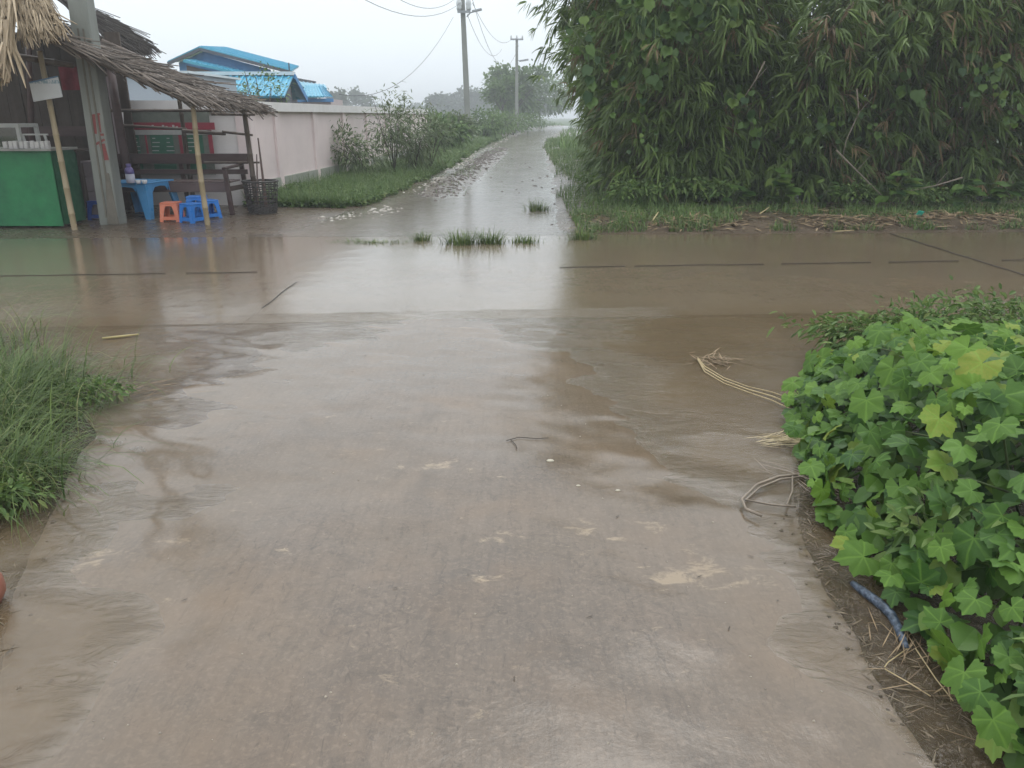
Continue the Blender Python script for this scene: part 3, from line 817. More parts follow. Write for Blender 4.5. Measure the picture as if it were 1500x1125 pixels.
tag(foliage_obj('grass_verge', parts, m_verge), 'green grass and weeds between the pink wall and the track')
# right bank of the track
y = 12.6 + rng.random(14000) ** 1.6 * 42; r_ = path_r(y); x = r_ + .1 + .25 * fnoise(y, y * 0, 1.1, 103) + rng.random(14000) ** .8 * 1.9
keep = fnoise(x, y, .9, 105) > -.25; x, y = x[keep], y[keep]; n = len(x); a = rng.uniform(0, 6.28, n)
p = np.stack([x, y, H_far(x, y) - .01], 1)
tag(foliage_obj('bank_grass', blades(p, np.stack([np.cos(a), np.sin(a)], 1), rng.uniform(.08, .28, n), .013 * (1 + np.clip((y - 18) / 15, 0, 2)), rng.uniform(.2, 1.2, n)), m_verge), 'grass on the right bank of the track')

# grass tufts standing in the water along the far road edge
def tuft(px, py, label, r_, n, lmin, lmax, name='grass_tuft', group='grass tufts in the water at the road edge', mat=m_grass, w=.011, bend=(.2, 1.2), flat=.5):
    b = G(px, py); t = thing(name, label, 'grass', b, 0, group)
    q = rng.normal(size=(n, 2)) * np.array([r_, r_ * flat]); p = np.stack([b.x + q[:, 0], b.y + q[:, 1], np.full(n, -.02)], 1)
    d = q / r_ + rng.normal(size=(n, 2)) * .6
    foliage_obj('blades', blades(p, d, rng.uniform(lmin, lmax, n), w * rng.uniform(.7, 1.3, n), rng.uniform(*bend, n)), mat, t)
    return t
tuft(617, 352, 'small dark grass tuft left of the wide tufts in the water', .07, 130, .08, .2)
tuft(676, 357, 'left half of the widest grass tuft standing in the water', .13, 240, .1, .26)
tuft(716, 356, 'right half of the widest grass tuft standing in the water', .1, 220, .1, .26)
tuft(768, 355, 'low grass tuft right of the widest tuft in the water', .12, 180, .05, .14)
tuft(855, 350, 'green grass tuft on the bank edge below the hedge', .1, 220, .08, .2)
tuft(787, 308, 'grass tuft on the right side of the flooded track', .12, 200, .1, .26)
tuft(545, 355, 'flattened muddy grass mat at the left of the road edge', .28, 260, .04, .1, flat=.25, bend=(.8, 1.6))
tuft(905, 325, 'broad low grass patch at the hedge corner', .35, 620, .06, .2, flat=.6)

y = rng.uniform(16, 40, 1500); x = interp(y, [14, 18, 26, 36, 42], [-1.65, -1.4, -1.05, -.68, -.45]) + rng.normal(0, .2, 1500); k = fnoise(x, y, 1.2, 240) > .05; x, y = x[k], y[k]
grass_patch('strip_grass', x, y, H_far, .04, .14, .012, m_verge, label='thin grass on the muddy strip along the track')
# pale rubble along the left of the track, and clods in the water
def stones(name, x, y, z, r, mat, label=None):
    parts = []
    for i in range(len(x)):
        n = 6; zz = [0.0, .55, 1.0]; V = []
        for k, zk in enumerate(zz):
            rr = r[i] * (1.0, .8, .3)[k]
            for j in range(n):
                aa = 2 * math.pi * j / n + i
                V.append((x[i] + rr * math.cos(aa) * (1 + .35 * math.sin(i * 7 + j * 3)), y[i] + rr * math.sin(aa) * (1 + .3 * math.cos(i * 5 + j)), z[i] + r[i] * .7 * zk - .3 * r[i]))
        Fc = []
        for k in range(2):
            for j in range(n):
                Fc += [(k * n + j, k * n + (j + 1) % n, (k + 1) * n + (j + 1) % n), (k * n + j, (k + 1) * n + (j + 1) % n, (k + 1) * n + j)]
        Fc += [(2 * n, 2 * n + j, 2 * n + j + 1) for j in range(1, n - 1)]
        parts.append((np.array(V), np.array(Fc), np.full(len(V), random.random())))
    o = foliage_obj(name, parts, mat)
    if label: o['label'] = label
    return o
x, y, r_ = [], [], []
for (xa, ya, xb, yb, n_, wd) in ((-2.75, 12.0, -1.95, 13.9, 70, .16), (-2.05, 16.2, -1.85, 21, 60, .1), (-1.8, 22, -1.5, 38, 130, .12), (-1.3, 38, .6, 75, 90, .2)):
    u = rng.random(n_)
    x += list(xa + (xb - xa) * u + rng.normal(0, wd, n_)); y += list(ya + (yb - ya) * u + rng.normal(0, wd, n_)); r_ += list(rng.uniform(.010, .032, n_) * (1 + np.array(ya + (yb - ya) * u) / 45))
x, y, r_ = map(np.array, (x, y, r_))
stones('rubble', x, y, np.maximum(H_far(x, y), -.004), r_, m_gravel, 'pale rubble along the left side of the track')
y = np.concatenate([rng.uniform(10.8, 30, 70), rng.uniform(15.5, 40, 900)]); x = np.concatenate([rng.uniform(-1.6, 1.1, 70), interp(y[70:], [14, 18, 26, 36, 42], [-1.65, -1.4, -1.05, -.68, -.45]) + rng.normal(0, .2, 900)])
stones('mud_clods', x, y, np.maximum(H_far(x, y), -.006), rng.uniform(.012, .045, 970) * (1 + y / 60), m_mud_dark, 'dark clods of mud standing in the track water')

# ------------------------------------------------------------------ boundary wall
m_wall = M('pink wall paint', (.81, .68, .672), (.70, .59, .585), 1.2, .6, .06, 30)
m_wall_white = M('white wash', (.82, .78, .77), (.72, .68, .67), 1.5, .6, .06, 30)
m_cap = M('white coping', (.80, .77, .77), (.70, .67, .66), 3, .6, .05, 30)
m_skirt = M('grey render', (.36, .36, .32), (.25, .27, .22), 2, .7, .2, 25)
WH = 1.74
cx, cyy = -4.6, 13.9                                   # the corner
ex, ey = wall_x(31.0), 31.0
t = thing('boundary_wall', 'long pale pink compound wall with white coping running beside the track', 'wall', (cx, cyy, 0))
dv = Vector((ex - cx, ey - cyy, 0)); Lw = dv.length; dv.normalize(); nv = Vector((dv.y, -dv.x, 0))   # nv points to the track
C0 = Vector((cx, cyy, 0))
def wseg(a, b, z0, z1, th, off, name, mat):
    p, q = C0 + dv * a + nv * off, C0 + dv * b + nv * off
    m = MB(); m.bar(p + Vector((0, 0, (z0 + z1) / 2)), q + Vector((0, 0, (z0 + z1) / 2)), th, z1 - z0); return m.build(name, mat, t)
pil = [1.35 + 2.27 * k for k in range(7)]
edges = [0.12] + pil + [Lw]
for a, b in zip(edges[:-1], edges[1:]):
    wseg(a + .11, b - .11, .0, WH - .16, .14, 0, 'panel', m_wall)
for a in pil: wseg(a - .11, a + .11, .0, WH - .16, .19, .02, 'pilaster', m_wall)
wseg(Lw - .11, Lw + .12, 0, WH - .16, .19, .02, 'pilaster', m_wall)
for a, b in zip(edges[:-1], edges[1:]): wseg(a + .112, b - .112, -.1, .40, .055, .0975, 'skirting', m_skirt)
wseg(-.12, Lw + .16, WH - .16, WH, .30, .01, 'coping', m_cap)
t2 = thing('front_wall', 'short white washed front wall behind the thatched stall', 'wall', (-7, 13.65, 0))
MB().span((-10.5, 13.58, -.1), (cx + .0, 13.75, WH - .16)).build('panel', m_wall_white, t2)
MB().span((cx + .004, 13.54, -.1), (cx + .24, 13.80, WH - .163)).build('pilaster', m_wall, t2)
MB().span((-10.6, 13.5, WH - .158), (cx + .30, 13.82, WH + .003)).build('coping', m_cap, t2)

# ------------------------------------------------------------------ houses beyond the wall
m_blue_roof = M('blue metal roof', (.055, .33, .50), (.045, .27, .43), 1.0, .3, .0)
m_blue_roof2 = M('turquoise metal roof', (.085, .40, .56), (.065, .33, .48), 1.0, .3, .0)
m_ridge = M('pale ridge cap', (.62, .70, .74), (.5, .58, .62), 3, .4)
m_blue_wall = M('blue painted boards', (.075, .26, .52), (.06, .21, .44), 3, .6, .1, stretch=(1, 1, .1))
m_dark_wall = M('dark gable', (.10, .11, .13), (.07, .075, .09), 3, .7)
m_pale_wall = M('pale house wall', (.5, .42, .42), (.42, .36, .36), 2, .7)
m_blue_grey = M('pale blue grey sheet', (.44, .50, .56), (.36, .43, .50), .8, .5)
m_brown_wall = M('brown boards', (.11, .075, .07), (.08, .055, .05), 3, .7)
def sheet(parent, name, a, b, c, d, th, mat, ribs=0, rib_mat=None):
    """roof sheet a-b (ridge) c-d (eave, d below a) with raised ribs joined in one part"""
    a, b, c, d = map(Vector, (a, b, c, d)); nrm = (b - a).cross(d - a).normalized()
    if nrm.z < 0: nrm = -nrm
    MB().prism([a, b, c, d], nrm * th).build(name, mat, parent)
    if ribs:
        m = MB()
        for k in range(ribs):
            u = (k + .5) / ribs
            m.bar(a.lerp(b, u) + nrm * (th + .012), d.lerp(c, u) + nrm * (th + .012), .05, .03, up=nrm)
        o = m.build('roof_ribs', rib_mat or mat, parent); o['kind'] = 'stuff'

# large gabled house
HY = 34.0
ap = D(293, 70, HY); le = D(246, 92, HY); re = D(428, 105, HY)
t = thing('house', 'large blue house with a wide gable, the highest roof behind the wall', 'house', ((le.x + re.x) / 2, HY, 0), 0, 'houses behind the wall')
bk = D(331, 71, HY + 9) - ap
sheet(t, 'roof', ap, ap + bk, re + bk + Vector((0, 0, 0)), re, .06, m_blue_roof2, 18)
sheet(t, 'roof', ap + bk, ap, le, le + bk, .06, m_blue_roof2, 12)
gy = HY + .35
gp = [Vector((le.x + .3, gy, 0)), Vector((re.x - 1.0, gy, 0)), Vector((re.x - 1.0, gy, re.z + .1)), Vector((ap.x, gy, ap.z - .12)), Vector((le.x + .3, gy, le.z + .03))]
MB().prism(gp, (0, .12, 0)).build('gable_wall', m_blue_wall, t)
MB().span((re.x - 1.05, gy + .125, 0), (re.x - .95, HY + 8, re.z - .05)).build('side_wall', m_dark_wall, t)
MB().bar(ap + Vector((0, -.03, -.06)), re + Vector((0, -.03, -.04)), .06, .12).build('fascia', m_dark_wall, t)
MB().bar(ap + Vector((0, -.03, -.06)), le + Vector((0, -.03, -.04)), .06, .12).build('fascia', m_dark_wall, t)
aw0, aw1 = D(268, 91, HY - 1.2), D(346, 109, HY - 1.2)
sheet(t, 'awning', aw0 + Vector((0, 1.2, .06)), aw1 + Vector((0, 1.2, .06)), aw1, aw0, .10, m_blue_roof2, 10)
MB().prism([Vector((aw0.x, HY - .9, 0)), Vector((aw1.x, HY - .9, 0)), Vector((aw1.x, HY - .9, aw1.z - .1)), Vector((aw0.x, HY - .9, aw0.z - .1))], (0, .1, 0)).build('porch_wall', m_brown_wall, t)
MB().tube([D(424, 104, HY), D(423, 92, HY)], .03, 5).build('finial', m_dark_wall, t)
# middle house with ribbed roof
MY = 25.0
r0, r1 = D(270, 112, MY), D(430, 112, MY); r0.z = r1.z
e1 = D(417, 143, MY - 1.6); e0 = Vector((r0.x, e1.y, e1.z)); g1 = D(449, 152, MY + 1.4)
t = thing('house', 'low house with a ribbed blue roof sloping towards the wall and a pale ridge', 'house', ((r0.x + r1.x) / 2, MY, 0), 0, 'houses behind the wall')
sheet(t, 'roof', r0, r1, e1, e0, .05, m_blue_roof, 17, m_blue_roof2)
b1 = Vector((g1.x, g1.y, e1.z)); b0 = Vector((r0.x, b1.y, e1.z))
sheet(t, 'roof', r1, r0, b0, b1, .05, m_blue_roof, 14)
MB().bar(r0 + Vector((0, 0, .08)), r1 + Vector((.02, 0, .08)), .34, .10).build('ridge_cap', m_ridge, t)
MB().prism([Vector((e1.x - .05, e1.y + .3, 0)), Vector((b1.x - .35, b1.y - .3, 0)), Vector((b1.x - .35, b1.y - .3, e1.z)), Vector((r1.x - .12, MY, r1.z - .15)), Vector((e1.x - .05, e1.y + .3, e1.z))], (-.12, .02, 0)).build('gable_wall', m_dark_wall, t)
MB().span((r0.x, e1.y + .3, 0), (e1.x - .2, e1.y + .42, e1.z - .02)).build('front_wall', m_dark_wall, t)
MB().bar(r1 + Vector((.03, 0, 0)), b1 + Vector((.03, 0, 0)), .05, .16).build('fascia', m_blue_wall, t)
# right small house
RY = 36.0
a0, a1 = D(430, 120, RY + 2), D(470, 126, RY + 2)
t = thing('house', 'small pink walled house with two turquoise roofs at the right of the row', 'house', (D(465, 150, RY).x, RY, 0), 0, 'houses behind the wall')
sheet(t, 'roof', a0, a1 + Vector((.2, 0, 0)), D(479, 131, RY + .6), D(436, 129, RY + .6), .05, m_blue_roof2, 8)
h0, h1 = D(447, 127, RY), D(466, 127, RY)
sheet(t, 'lower_roof', h0, h1, D(474, 143, RY - 1.4), D(441, 143, RY - 1.4), .05, m_blue_roof2, 6)
sheet(t, 'hip_roof', h1, h1 + Vector((.05, .6, 0)), D(487, 143, RY + 1.2), D(474, 143, RY - 1.4), .05, m_blue_roof, 5)
q0, q1 = D(442, 145, RY - 1.0), D(484, 145, RY - 1.0)
MB().span((q0.x, RY - 1.0, 0), (q1.x, RY + 1.5, q0.z)).build('wall', m_pale_wall, t)
MB().span((q0.x - .15, RY - 1.15, q0.z - .12), (q1.x + .15, RY - 1.05, q0.z + .02)).build('fascia', m_blue_wall, t)
# pale building side seen under the thatch
t = thing('outbuilding', 'plain pale blue grey building side seen under the thatch above the wall', 'building', (D(225, 150, 17).x, 17.5, 0))
q0, q1 = D(120, 104, 17), D(272, 104, 17)
MB().span((q0.x, 17, 0), (q1.x, 20, q0.z - .05)).build('wall', m_blue_grey, t)
MB().span((q0.x - .1, 16.9, q0.z - .047), (q1.x + .1, 20.1, q0.z)).build('roof', m_ridge, t)

# ------------------------------------------------------------------ poles and wires
m_conc = M('pole concrete', (.27, .28, .255), (.19, .20, .18), 3, .5, .25, 40, stretch=(1, 1, .3))
m_conc_dark = M('stained foot and groove shade', (.20, .18, .15), (.14, .125, .10), 5, .5, .3, 30)
m_red = M('red paint', (.30, .06, .055), (.19, .06, .055), 22, .5)
m_metal = M('grey metal', (.33, .35, .37), (.25, .27, .29), 5, .4)
m_wire = M('black wire', (.05, .05, .055), (.04, .04, .045), 5, .5)
m_ceramic = M('pale insulator', (.62, .64, .64), (.5, .52, .53), 8, .3)
pb = G(166, 329); pt = D(109, -60, pb.y - .12)
t = thing('utility_pole', 'thick grey concrete pole with red painted marks standing in front of the stall', 'pole', pb)
m = MB(); m.bar(pb + Vector((0, 0, -.3)), pt + (pt - pb) * 1.1, .29, .26, up=(0, -1, 0), w2=.20, h2=.2); m.build('shaft', m_conc, t, bevel=.02)
ax = (pt - pb).normalized(); sx = Vector((1, 0, -ax.x)).normalized(); half = lambda z: .145 - .02 * z
for k in (-.03, .055):  # grooves drawn as dark raised strips, their shade put into the colour
    p, q = pb + ax * .12 + sx * (k + .02) + Vector((0, -.148, 0)), pb + ax * 2.6 + sx * (k * .8) + Vector((0, -.128, 0))
    MB().bar(p, q, .022, .012, up=(0, -1, 0)).build('groove_shade', m_conc_dark, t)
m = MB(); m.bar(pb + sx * .07 + Vector((0, -.012, .02)), pb + ax * .75 + sx * .09 + Vector((0, -.012, 0)), .17, .285, up=(0, -1, 0), w2=.05); m.build('cement_patch', m_conc_dark, t, bevel=.015)
def paint(z0, z1, x0, x1, w=.035):
    p = pb + ax * z0 + sx * x0 + Vector((0, -.146 + .012 * z0, 0)); q = pb + ax * z1 + sx * x1 + Vector((0, -.146 + .012 * z1, 0))
    MB().bar(p, q, w, .006, up=(0, -1, 0)).build('red_mark', m_red, t)
paint(1.27, 1.55, .0, .015, .05); paint(1.29, 1.53, .075, .08, .03); paint(1.545, 1.55, .045, .105, .06); paint(1.26, 1.262, .05, .12, .03)
paint(1.20, 1.12, .12, -.03, .03); paint(.92, 1.14, .10, .075, .08)

def line_pole(px, py, Y, top_px, label, w, lamp, hgt_py):
    b = D(px, py, Y); b.z = H0(b.x, b.y); tp = D(top_px, hgt_py, Y)
    t = thing('utility_pole', label, 'pole', b)
    m = MB(); m.bar(b + Vector((0, 0, -.3)), tp, w, w, up=(0, -1, 0), w2=w * .68, h2=w * .68); m.build('shaft', m_conc, t)
    return t, b, tp
t, b1_, tp1 = line_pole(687, 206, 47, 677, 'tall concrete line pole with street lamp beside the bend of the track', .36, True, -8)
lz = D(680, 18, 47)
MB().bar(lz + Vector((-.36, -.25, 0)), lz + Vector((.36, -.25, 0)), .1, .12).build('crossarm', m_metal, t)
for dx in (-.32, -.2, .2, .32):
    m = MB(); m.lathe(lz + Vector((dx, -.25, .07)), [(.06, 0), (.09, .12), (.07, .2), (.10, .32), (.05, .55)], 8); m.build('insulator', m_ceramic, t, True)
m = MB(); m.tube([lz + Vector((.15, -.2, -.25)), lz + Vector((.35, -.25, -.05)), lz + Vector((.55, -.3, .0))], .035, 6); m.build('lamp_arm', m_metal, t, True)
MB().box(lz + Vector((.72, -.32, .06)), (.55, .2, .12), (0, -.2, 0)).build('lamp_head', m_metal, t, bevel=.03)
t, b2_, tp2 = line_pole(757, 186, 72, 757, 'slim concrete line pole with crossarm behind the far tree', .32, False, 57)
MB().bar(tp2 + Vector((-.55, -.2, -.05)), tp2 + Vector((.55, -.2, -.05)), .1, .12).build('crossarm', m_metal, t)
for dx in (-.48, 0, .48):
    m = MB(); m.lathe(tp2 + Vector((dx, -.2, .01)), [(.05, 0), (.08, .1), (.05, .25)], 8); m.build('insulator', m_ceramic, t, True)
lp = D(764, 89, 72); MB().bar(Vector((tp2.x, 72, lp.z)), lp, .05, .05).build('lamp_arm', m_metal, t); MB().box(lp + Vector((.2, 0, .03)), (.8, .22, .14), (0, -.15, 0)).build('lamp_head', m_metal, t)
def wire(name, p, q, sag, r_, label, n=12):
    ps = []
    for i in range(n + 1):
        u = i / n; c = Vector(p).lerp(Vector(q), u); c.z -= sag * 4 * u * (1 - u); ps.append(c)
    m = MB(); m.tube(ps, r_, 4); tag(m.build(name, m_wire, None, True), label, 'cable')
top = D(676, 3, 47)
wire('power_cable', D(470, -40, 24), top, .9, .011, 'lower of the two sagging cables running up left from the lamp pole')
wire('power_cable', D(545, -30, 30), top + Vector((-.3, 0, .2)), .7, .011, 'upper of the two sagging cables running up left from the lamp pole')
wire('service_cable', D(497, 138, 36), D(664, 25, 46.5), 1.3, .012, 'single cable dropping from the lamp pole to the small house')
wire('power_cable', D(692, 4, 47), tp2 + Vector((-.4, -.2, 0)), 1.0, .013, 'upper cable running right from the lamp pole to the slim pole')
wire('power_cable', D(690, -8, 47), D(760, 66, 71.8), 2.6, .013, 'long slack cable running right from the lamp pole')
wire('power_cable', D(684, 20, 47), D(735, 72, 71.5), 1.2, .013, 'lowest cable leaving the lamp pole under the street lamp')

# ------------------------------------------------------------------ thatched stall
stall = thing('thatched_stall', 'open bamboo tea stall with ragged thatched roofs at the roadside', 'stall', (-6.0, 12.0, 0))
def thatch(name, A, B, C, Dd, n, mat, lmin=.35, lmax=.9, w=(.008, .024), jit=.06, over=.12, parent=stall, hang=0.0):
    """strands over the slope: C-D is the ridge (C above B, D above A), A-B the eave"""
    A, B, C, Dd = [np.array(v) for v in (A, B, C, Dd)]
    m = MB(); nr = np.cross(B - A, Dd - A); nr /= np.linalg.norm(nr); nr = nr if nr[2] > 0 else -nr
    m.prism([tuple(A), tuple(B), tuple(C), tuple(Dd)], tuple(nr * .02))
    for f in range(len(m.a)): m.a[f] = .1
    for i in range(n):
        u, v = rng.random(), rng.random() ** 1.1
        top = lambda uu: Dd + (C - Dd) * uu
        bot = lambda uu: A + (B - A) * uu
        p = bot(u) * (1 - v) + top(u) * v
        u2 = u + rng.normal(0, .035)
        dn = (bot(u2) - top(u2)); Ls = np.linalg.norm(dn); dn /= Ls
        dn = dn + rng.normal(0, .14, 3); L = rng.uniform(lmin, lmax)
        q = p + dn * L
        ov = np.dot(q - bot(u2), dn)
        lim = over * rng.uniform(.1, 1.0)
        if ov > lim: q = q - dn * (ov - lim)
        lift = nr * rng.uniform(.02, .02 + jit)
        p2 = p + lift; q2 = q + nr * rng.uniform(.015, .05)
        q2[2] -= hang * rng.random()
        if np.linalg.norm(q2 - p2) < .05: continue
        m.bar(p2, q2, rng.uniform(*w), .012, up=nr, var=float(rng.choice([rng.uniform(0, .35), rng.uniform(.4, 1.0)], p=[.55, .45])), w2=.006)
    o = m.build(name, mat, parent); o['kind'] = 'stuff'
    return o
# right lean-to roof
A_, B_ = D(274, 150, 10.9), D(392, 163, 12.6)
C_, D_ = D(134, 70, 12.6), D(40, 42, 10.8)
thatch('thatch_roof', A_, B_, C_, D_, 2300, m_thatch, .2, .6, (.012, .034), .08, over=.2)
# front roof with tan hanging ends
fa, fb = D(-200, 118, 9.75), D(14, 122, 9.75)
fc, fd = D(30, -30, 11.0), D(-190, -30, 11.0)
thatch('front_thatch', fa, fb, fc, fd, 800, m_thatch_tan, .5, 1.0, (.02, .06), .14, .16)
ra, rb = D(30, 60, 10.5), D(98, 50, 10.75)
thatch('corner_thatch', ra, rb, D(60, -20, 11.2), D(20, -20, 11.0), 260, m_thatch_tan, .3, .6, (.012, .03), .1, .16)
# high dark roof at the back
ka, kb = D(170, 46, 13.6), D(219, 70, 15.4)
thatch('rear_thatch', D(190, 80, 13.5), kb, D(140, 18, 15.4), D(70, -10, 13.5), 700, m_thatch_dark, over=.12)
thatch('inner_thatch', D(150, 90, 12.9), D(150, 60, 13.4), D(-120, -30, 13.4), D(-120, -60, 11.2), 500, m_thatch_dark, over=.1)
# posts and rails
def pole(name, p, q, r_, mat, nodes=True, parent=stall, bendv=(0, 0, 0)):
    p, q = Vector(p), Vector(q); L = (q - p).length; k = max(3, int(L / .32)) if nodes else 4
    ps, rs = [], []
    for i in range(k):
        for du, rr in ((0.0, 1.12), (.03, .98), (.5, .94), (.97, .98)) if nodes else ((0, 1),):
            u = (i + du) / k; ps.append(p.lerp(q, u) + Vector(bendv) * math.sin(math.pi * u)); rs.append(r_ * rr * (1 - .18 * u))
    ps.append(q); rs.append(r_ * .82)
    m = MB(); m.tube(ps, rs, 8); return m.build(name, mat, parent, True)
pf = G(305, 331); pole('post', pf - Vector((0, 0, .1)), D(282, 146, pf.y - .1), .042, m_drybamboo, bendv=(-.02, 0, 0))
p2_ = G(378, 312); pole('post', p2_ - Vector((0, 0, .1)), D(357, 158, p2_.y - .15), .048, m_darkbamboo)
pole('post', G(285, 304) - Vector((0, 0, .1)), D(261, 135, 13.1), .04, m_darkbamboo)
pole('post', D(197, 300, 12.9), D(162, 100, 12.9), .075, m_darkwood, False, bendv=(-.02, 0, 0))
pole('post', D(182, 240, 13.25), D(178, 160, 13.25), .03, m_wall_white, False)
pole('rail', D(163, 162, 13.0), D(324, 162, 12.9), .026, m_darkbamboo)
pole('rail', D(310, 167, 12.9), D(373, 168, 12.85), .024, m_darkbamboo)
pole('rail', D(182, 184, 13.1), D(273, 189, 13.0), .024, m_darkbamboo)
pole('rail', D(268, 192, 12.95), D(330, 196, 12.9), .034, m_darkbamboo)
pole('rail', D(326, 193, 12.85), D(370, 198, 12.8), .022, m_darkbamboo)
pole('rail', D(300, 238, 12.9), D(380, 238, 12.85), .02, m_darkbamboo)
pole('beam', D(58, 52, 11.0), D(283, 152, 11.05), .04, m_darkbamboo)
pole('beam', D(20, 82, 10.9), D(108, 96, 11.3), .045, m_darkbamboo)
pole('post', D(52, 330, 12.4), D(40, 20, 12.4), .05, m_darkwood, False)
pole('beam', D(150, 60, 13.2), D(392, 165, 12.9), .035, m_darkbamboo)
# back wall of boards
for k in range(14):
    xa = -9.6 + k * .245
    m = MB(); m.span((xa, 13.25 + .01 * (k % 2), -.05), (xa + .232, 13.29 + .01 * (k % 2), 2.7 + .05 * math.sin(k * 3)))
    m.build('wall_board', m_plank, stall)
for k in range(9):
    MB().span((-9.7 - .01 * (k % 2), 10.9 + k * .26, -.05), (-9.66, 11.15 + k * .26, 2.7)).build('wall_board', m_plank, stall)
m_ply = M('mauve plywood', (.33, .27, .28), (.25, .21, .22), 4, .6)
a, b = D(150, 112, 13.1), D(186, 238, 13.1)
MB().span((a.x + .05, 13.1, b.z), (b.x + .02, 13.13, a.z)).build('plywood_panel', m_ply, stall)
a, b = D(95, 190, 13.0), D(130, 178, 13.0)
MB().span((-8.6, 12.98, a.z - .1), (-6.6, 13.02, a.z + .05)).build('shelf_board', m_darkwood, stall)

# things of the stall
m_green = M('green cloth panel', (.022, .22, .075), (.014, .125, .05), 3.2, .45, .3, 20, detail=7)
m_green_shade = M('shaded green board', (.02, .115, .05), (.015, .085, .04), 5, .6, .1)  # counter green darkened to carry the shade on side and set-back boards
m_topb = M('grey counter board', (.34, .34, .31), (.22, .22, .20), 7, .5)
m_white = M('white painted frame', (.48, .48, .46), (.36, .36, .35), 6, .5)
CY = 10.95
cr = D(73, 221, CY); cz = cr.z
t = thing('stall_counter', 'bright green panelled counter at the front of the stall', 'counter', (-7.6, CY + .3, 0))
m = MB()
xs = np.linspace(-9.4, cr.x, 17)
pz0 = D(90, 331, CY).z
for a, b in zip(xs[:-1], xs[1:]):
    pass
nx, nz = 60, 14
VX, VZ = np.meshgrid(np.linspace(-9.4, cr.x, nx), np.linspace(pz0, cz, nz))
VY = CY + .02 * fnoise(VX, VZ * .6, 2.6, 150) + .006 * np.sin(VX * 17)
i = np.arange(nx * nz).reshape(nz, nx)
mesh_obj('front_cloth', np.stack([VX, VY, VZ], -1).reshape(-1, 3), np.stack([i[:-1, :-1], i[:-1, 1:], i[1:, 1:], i[1:, :-1]], -1).reshape(-1, 4), m_green, t, True)
MB().span((-9.4, CY - .06, cz + .0), (cr.x + .05, CY + .62, cz + .03)).build('top_board', m_topb, t)
MB().span((cr.x - .03, CY + .03, .06), (cr.x, CY + .6, cz - .004)).build('side_board', m_green_shade, t)
for lx in (cr.x - .06, cr.x - 1.6):
    MB().span((lx, CY + .05, 0), (lx + .05, CY + .1, cz - .01)).build('leg', m_darkwood, t)
MB().span((-9.4, CY + .55, .02), (cr.x - .04, CY + .58, cz - .01)).build('back_board', m_plank, t)
a = D(92, 222, 12.1); b = D(130, 330, 12.1)
t = thing('side_counter', 'shaded green side counter set back behind the bamboo sign pole', 'counter', ((a.x + b.x) / 2, 12.2, 0))
MB().span((a.x - .35, 12.1, .05), (b.x - .02, 12.13, a.z)).build('front_board', m_green_shade, t)
MB().span((a.x - .4, 12.06, a.z + .002), (b.x + .03, 12.6, a.z + .03)).build('top_board', m_plank, t)
for lx in (a.x - .3, b.x - .12): MB().span((lx, 12.2, 0), (lx + .05, 12.25, a.z)).build('leg', m_darkwood, t)
# glass case on the counter
m_glass = NT('case glass')
g_tr = m_glass.n.new('ShaderNodeBsdfTransparent'); g_gl = m_glass.n.new('ShaderNodeBsdfGlossy'); g_gl.inputs['Roughness'].default_value = .05
g_mx = m_glass.n.new('ShaderNodeMixShader'); g_mx.inputs[0].default_value = .08
m_glass.link(g_tr.outputs[0], g_mx.inputs[1]); m_glass.link(g_gl.outputs[0], g_mx.inputs[2]); m_glass = m_glass.done(g_mx.outputs[0])
z0 = cz + .03
zt = D(27, 184, CY + .1).z; xr_ = D(27, 184, CY + .1).x; xl_ = xr_ - .8
t = thing('display_case', 'white framed glass food case standing on the green counter', 'display case', ((xl_ + xr_) / 2, CY + .3, z0))
for xx in (xl_, xr_):
    for yy in (CY + .08, CY + .5): MB().bar((xx, yy, z0), (xx, yy, zt), .045, .045).build('upright', m_white, t)
for yy in (CY + .08, CY + .5):
    MB().bar((xl_ - .02, yy, zt), (xr_ + .02, yy, zt), .05, .05).build('top_rail', m_white, t)
for xx in (xl_, xr_): MB().bar((xx, CY + .105, zt), (xx, CY + .475, zt), .045, .045).build('side_rail', m_white, t)
MB().span((xl_ + .03, CY + .075, z0), (xr_ - .03, CY + .08, zt - .03)).build('glass_pane', m_glass, t)
xr2 = D(68, 197, CY + .1).x; zr2 = D(68, 197, CY + .1).z
t = thing('wire_rack', 'low white wire rack beside the glass case on the counter', 'rack', ((xr_ + xr2) / 2, CY + .2, z0))
for xx in (xr_ + .06, xr2): MB().bar((xx, CY + .1, z0), (xx - .03, CY + .1, zr2), .025, .025).build('upright', m_white, t)
MB().bar((xr_ + .03, CY + .1, zr2), (xr2 + .02, CY + .1, zr2), .02, .02).build('top_rail', m_white, t)
MB().bar((xr_ + .05, CY + .1, z0 + .03), (xr2 + .02, CY + .1, z0 + .03), .02, .03).build('bottom_rail', m_white, t)
m_pack = M('pale packet', (.62, .60, .58), (.45, .42, .42), 20, .4)
x0p = D(6, 210, CY).x; pk = None
for k in range(9):
    o = MB().box((0, 0, .045), (.055, .05, .09 + .01 * (k % 3))).build('packet', m_pack, None, bevel=.008)
    o.location = (x0p + k * .072 + .01 * (k % 2), CY + .02, z0); o.rotation_euler[2] = random.uniform(-.3, .3)
    tag(o, 'small pale packet in the row along the front of the counter', 'packet', 'packets in a row on the counter')
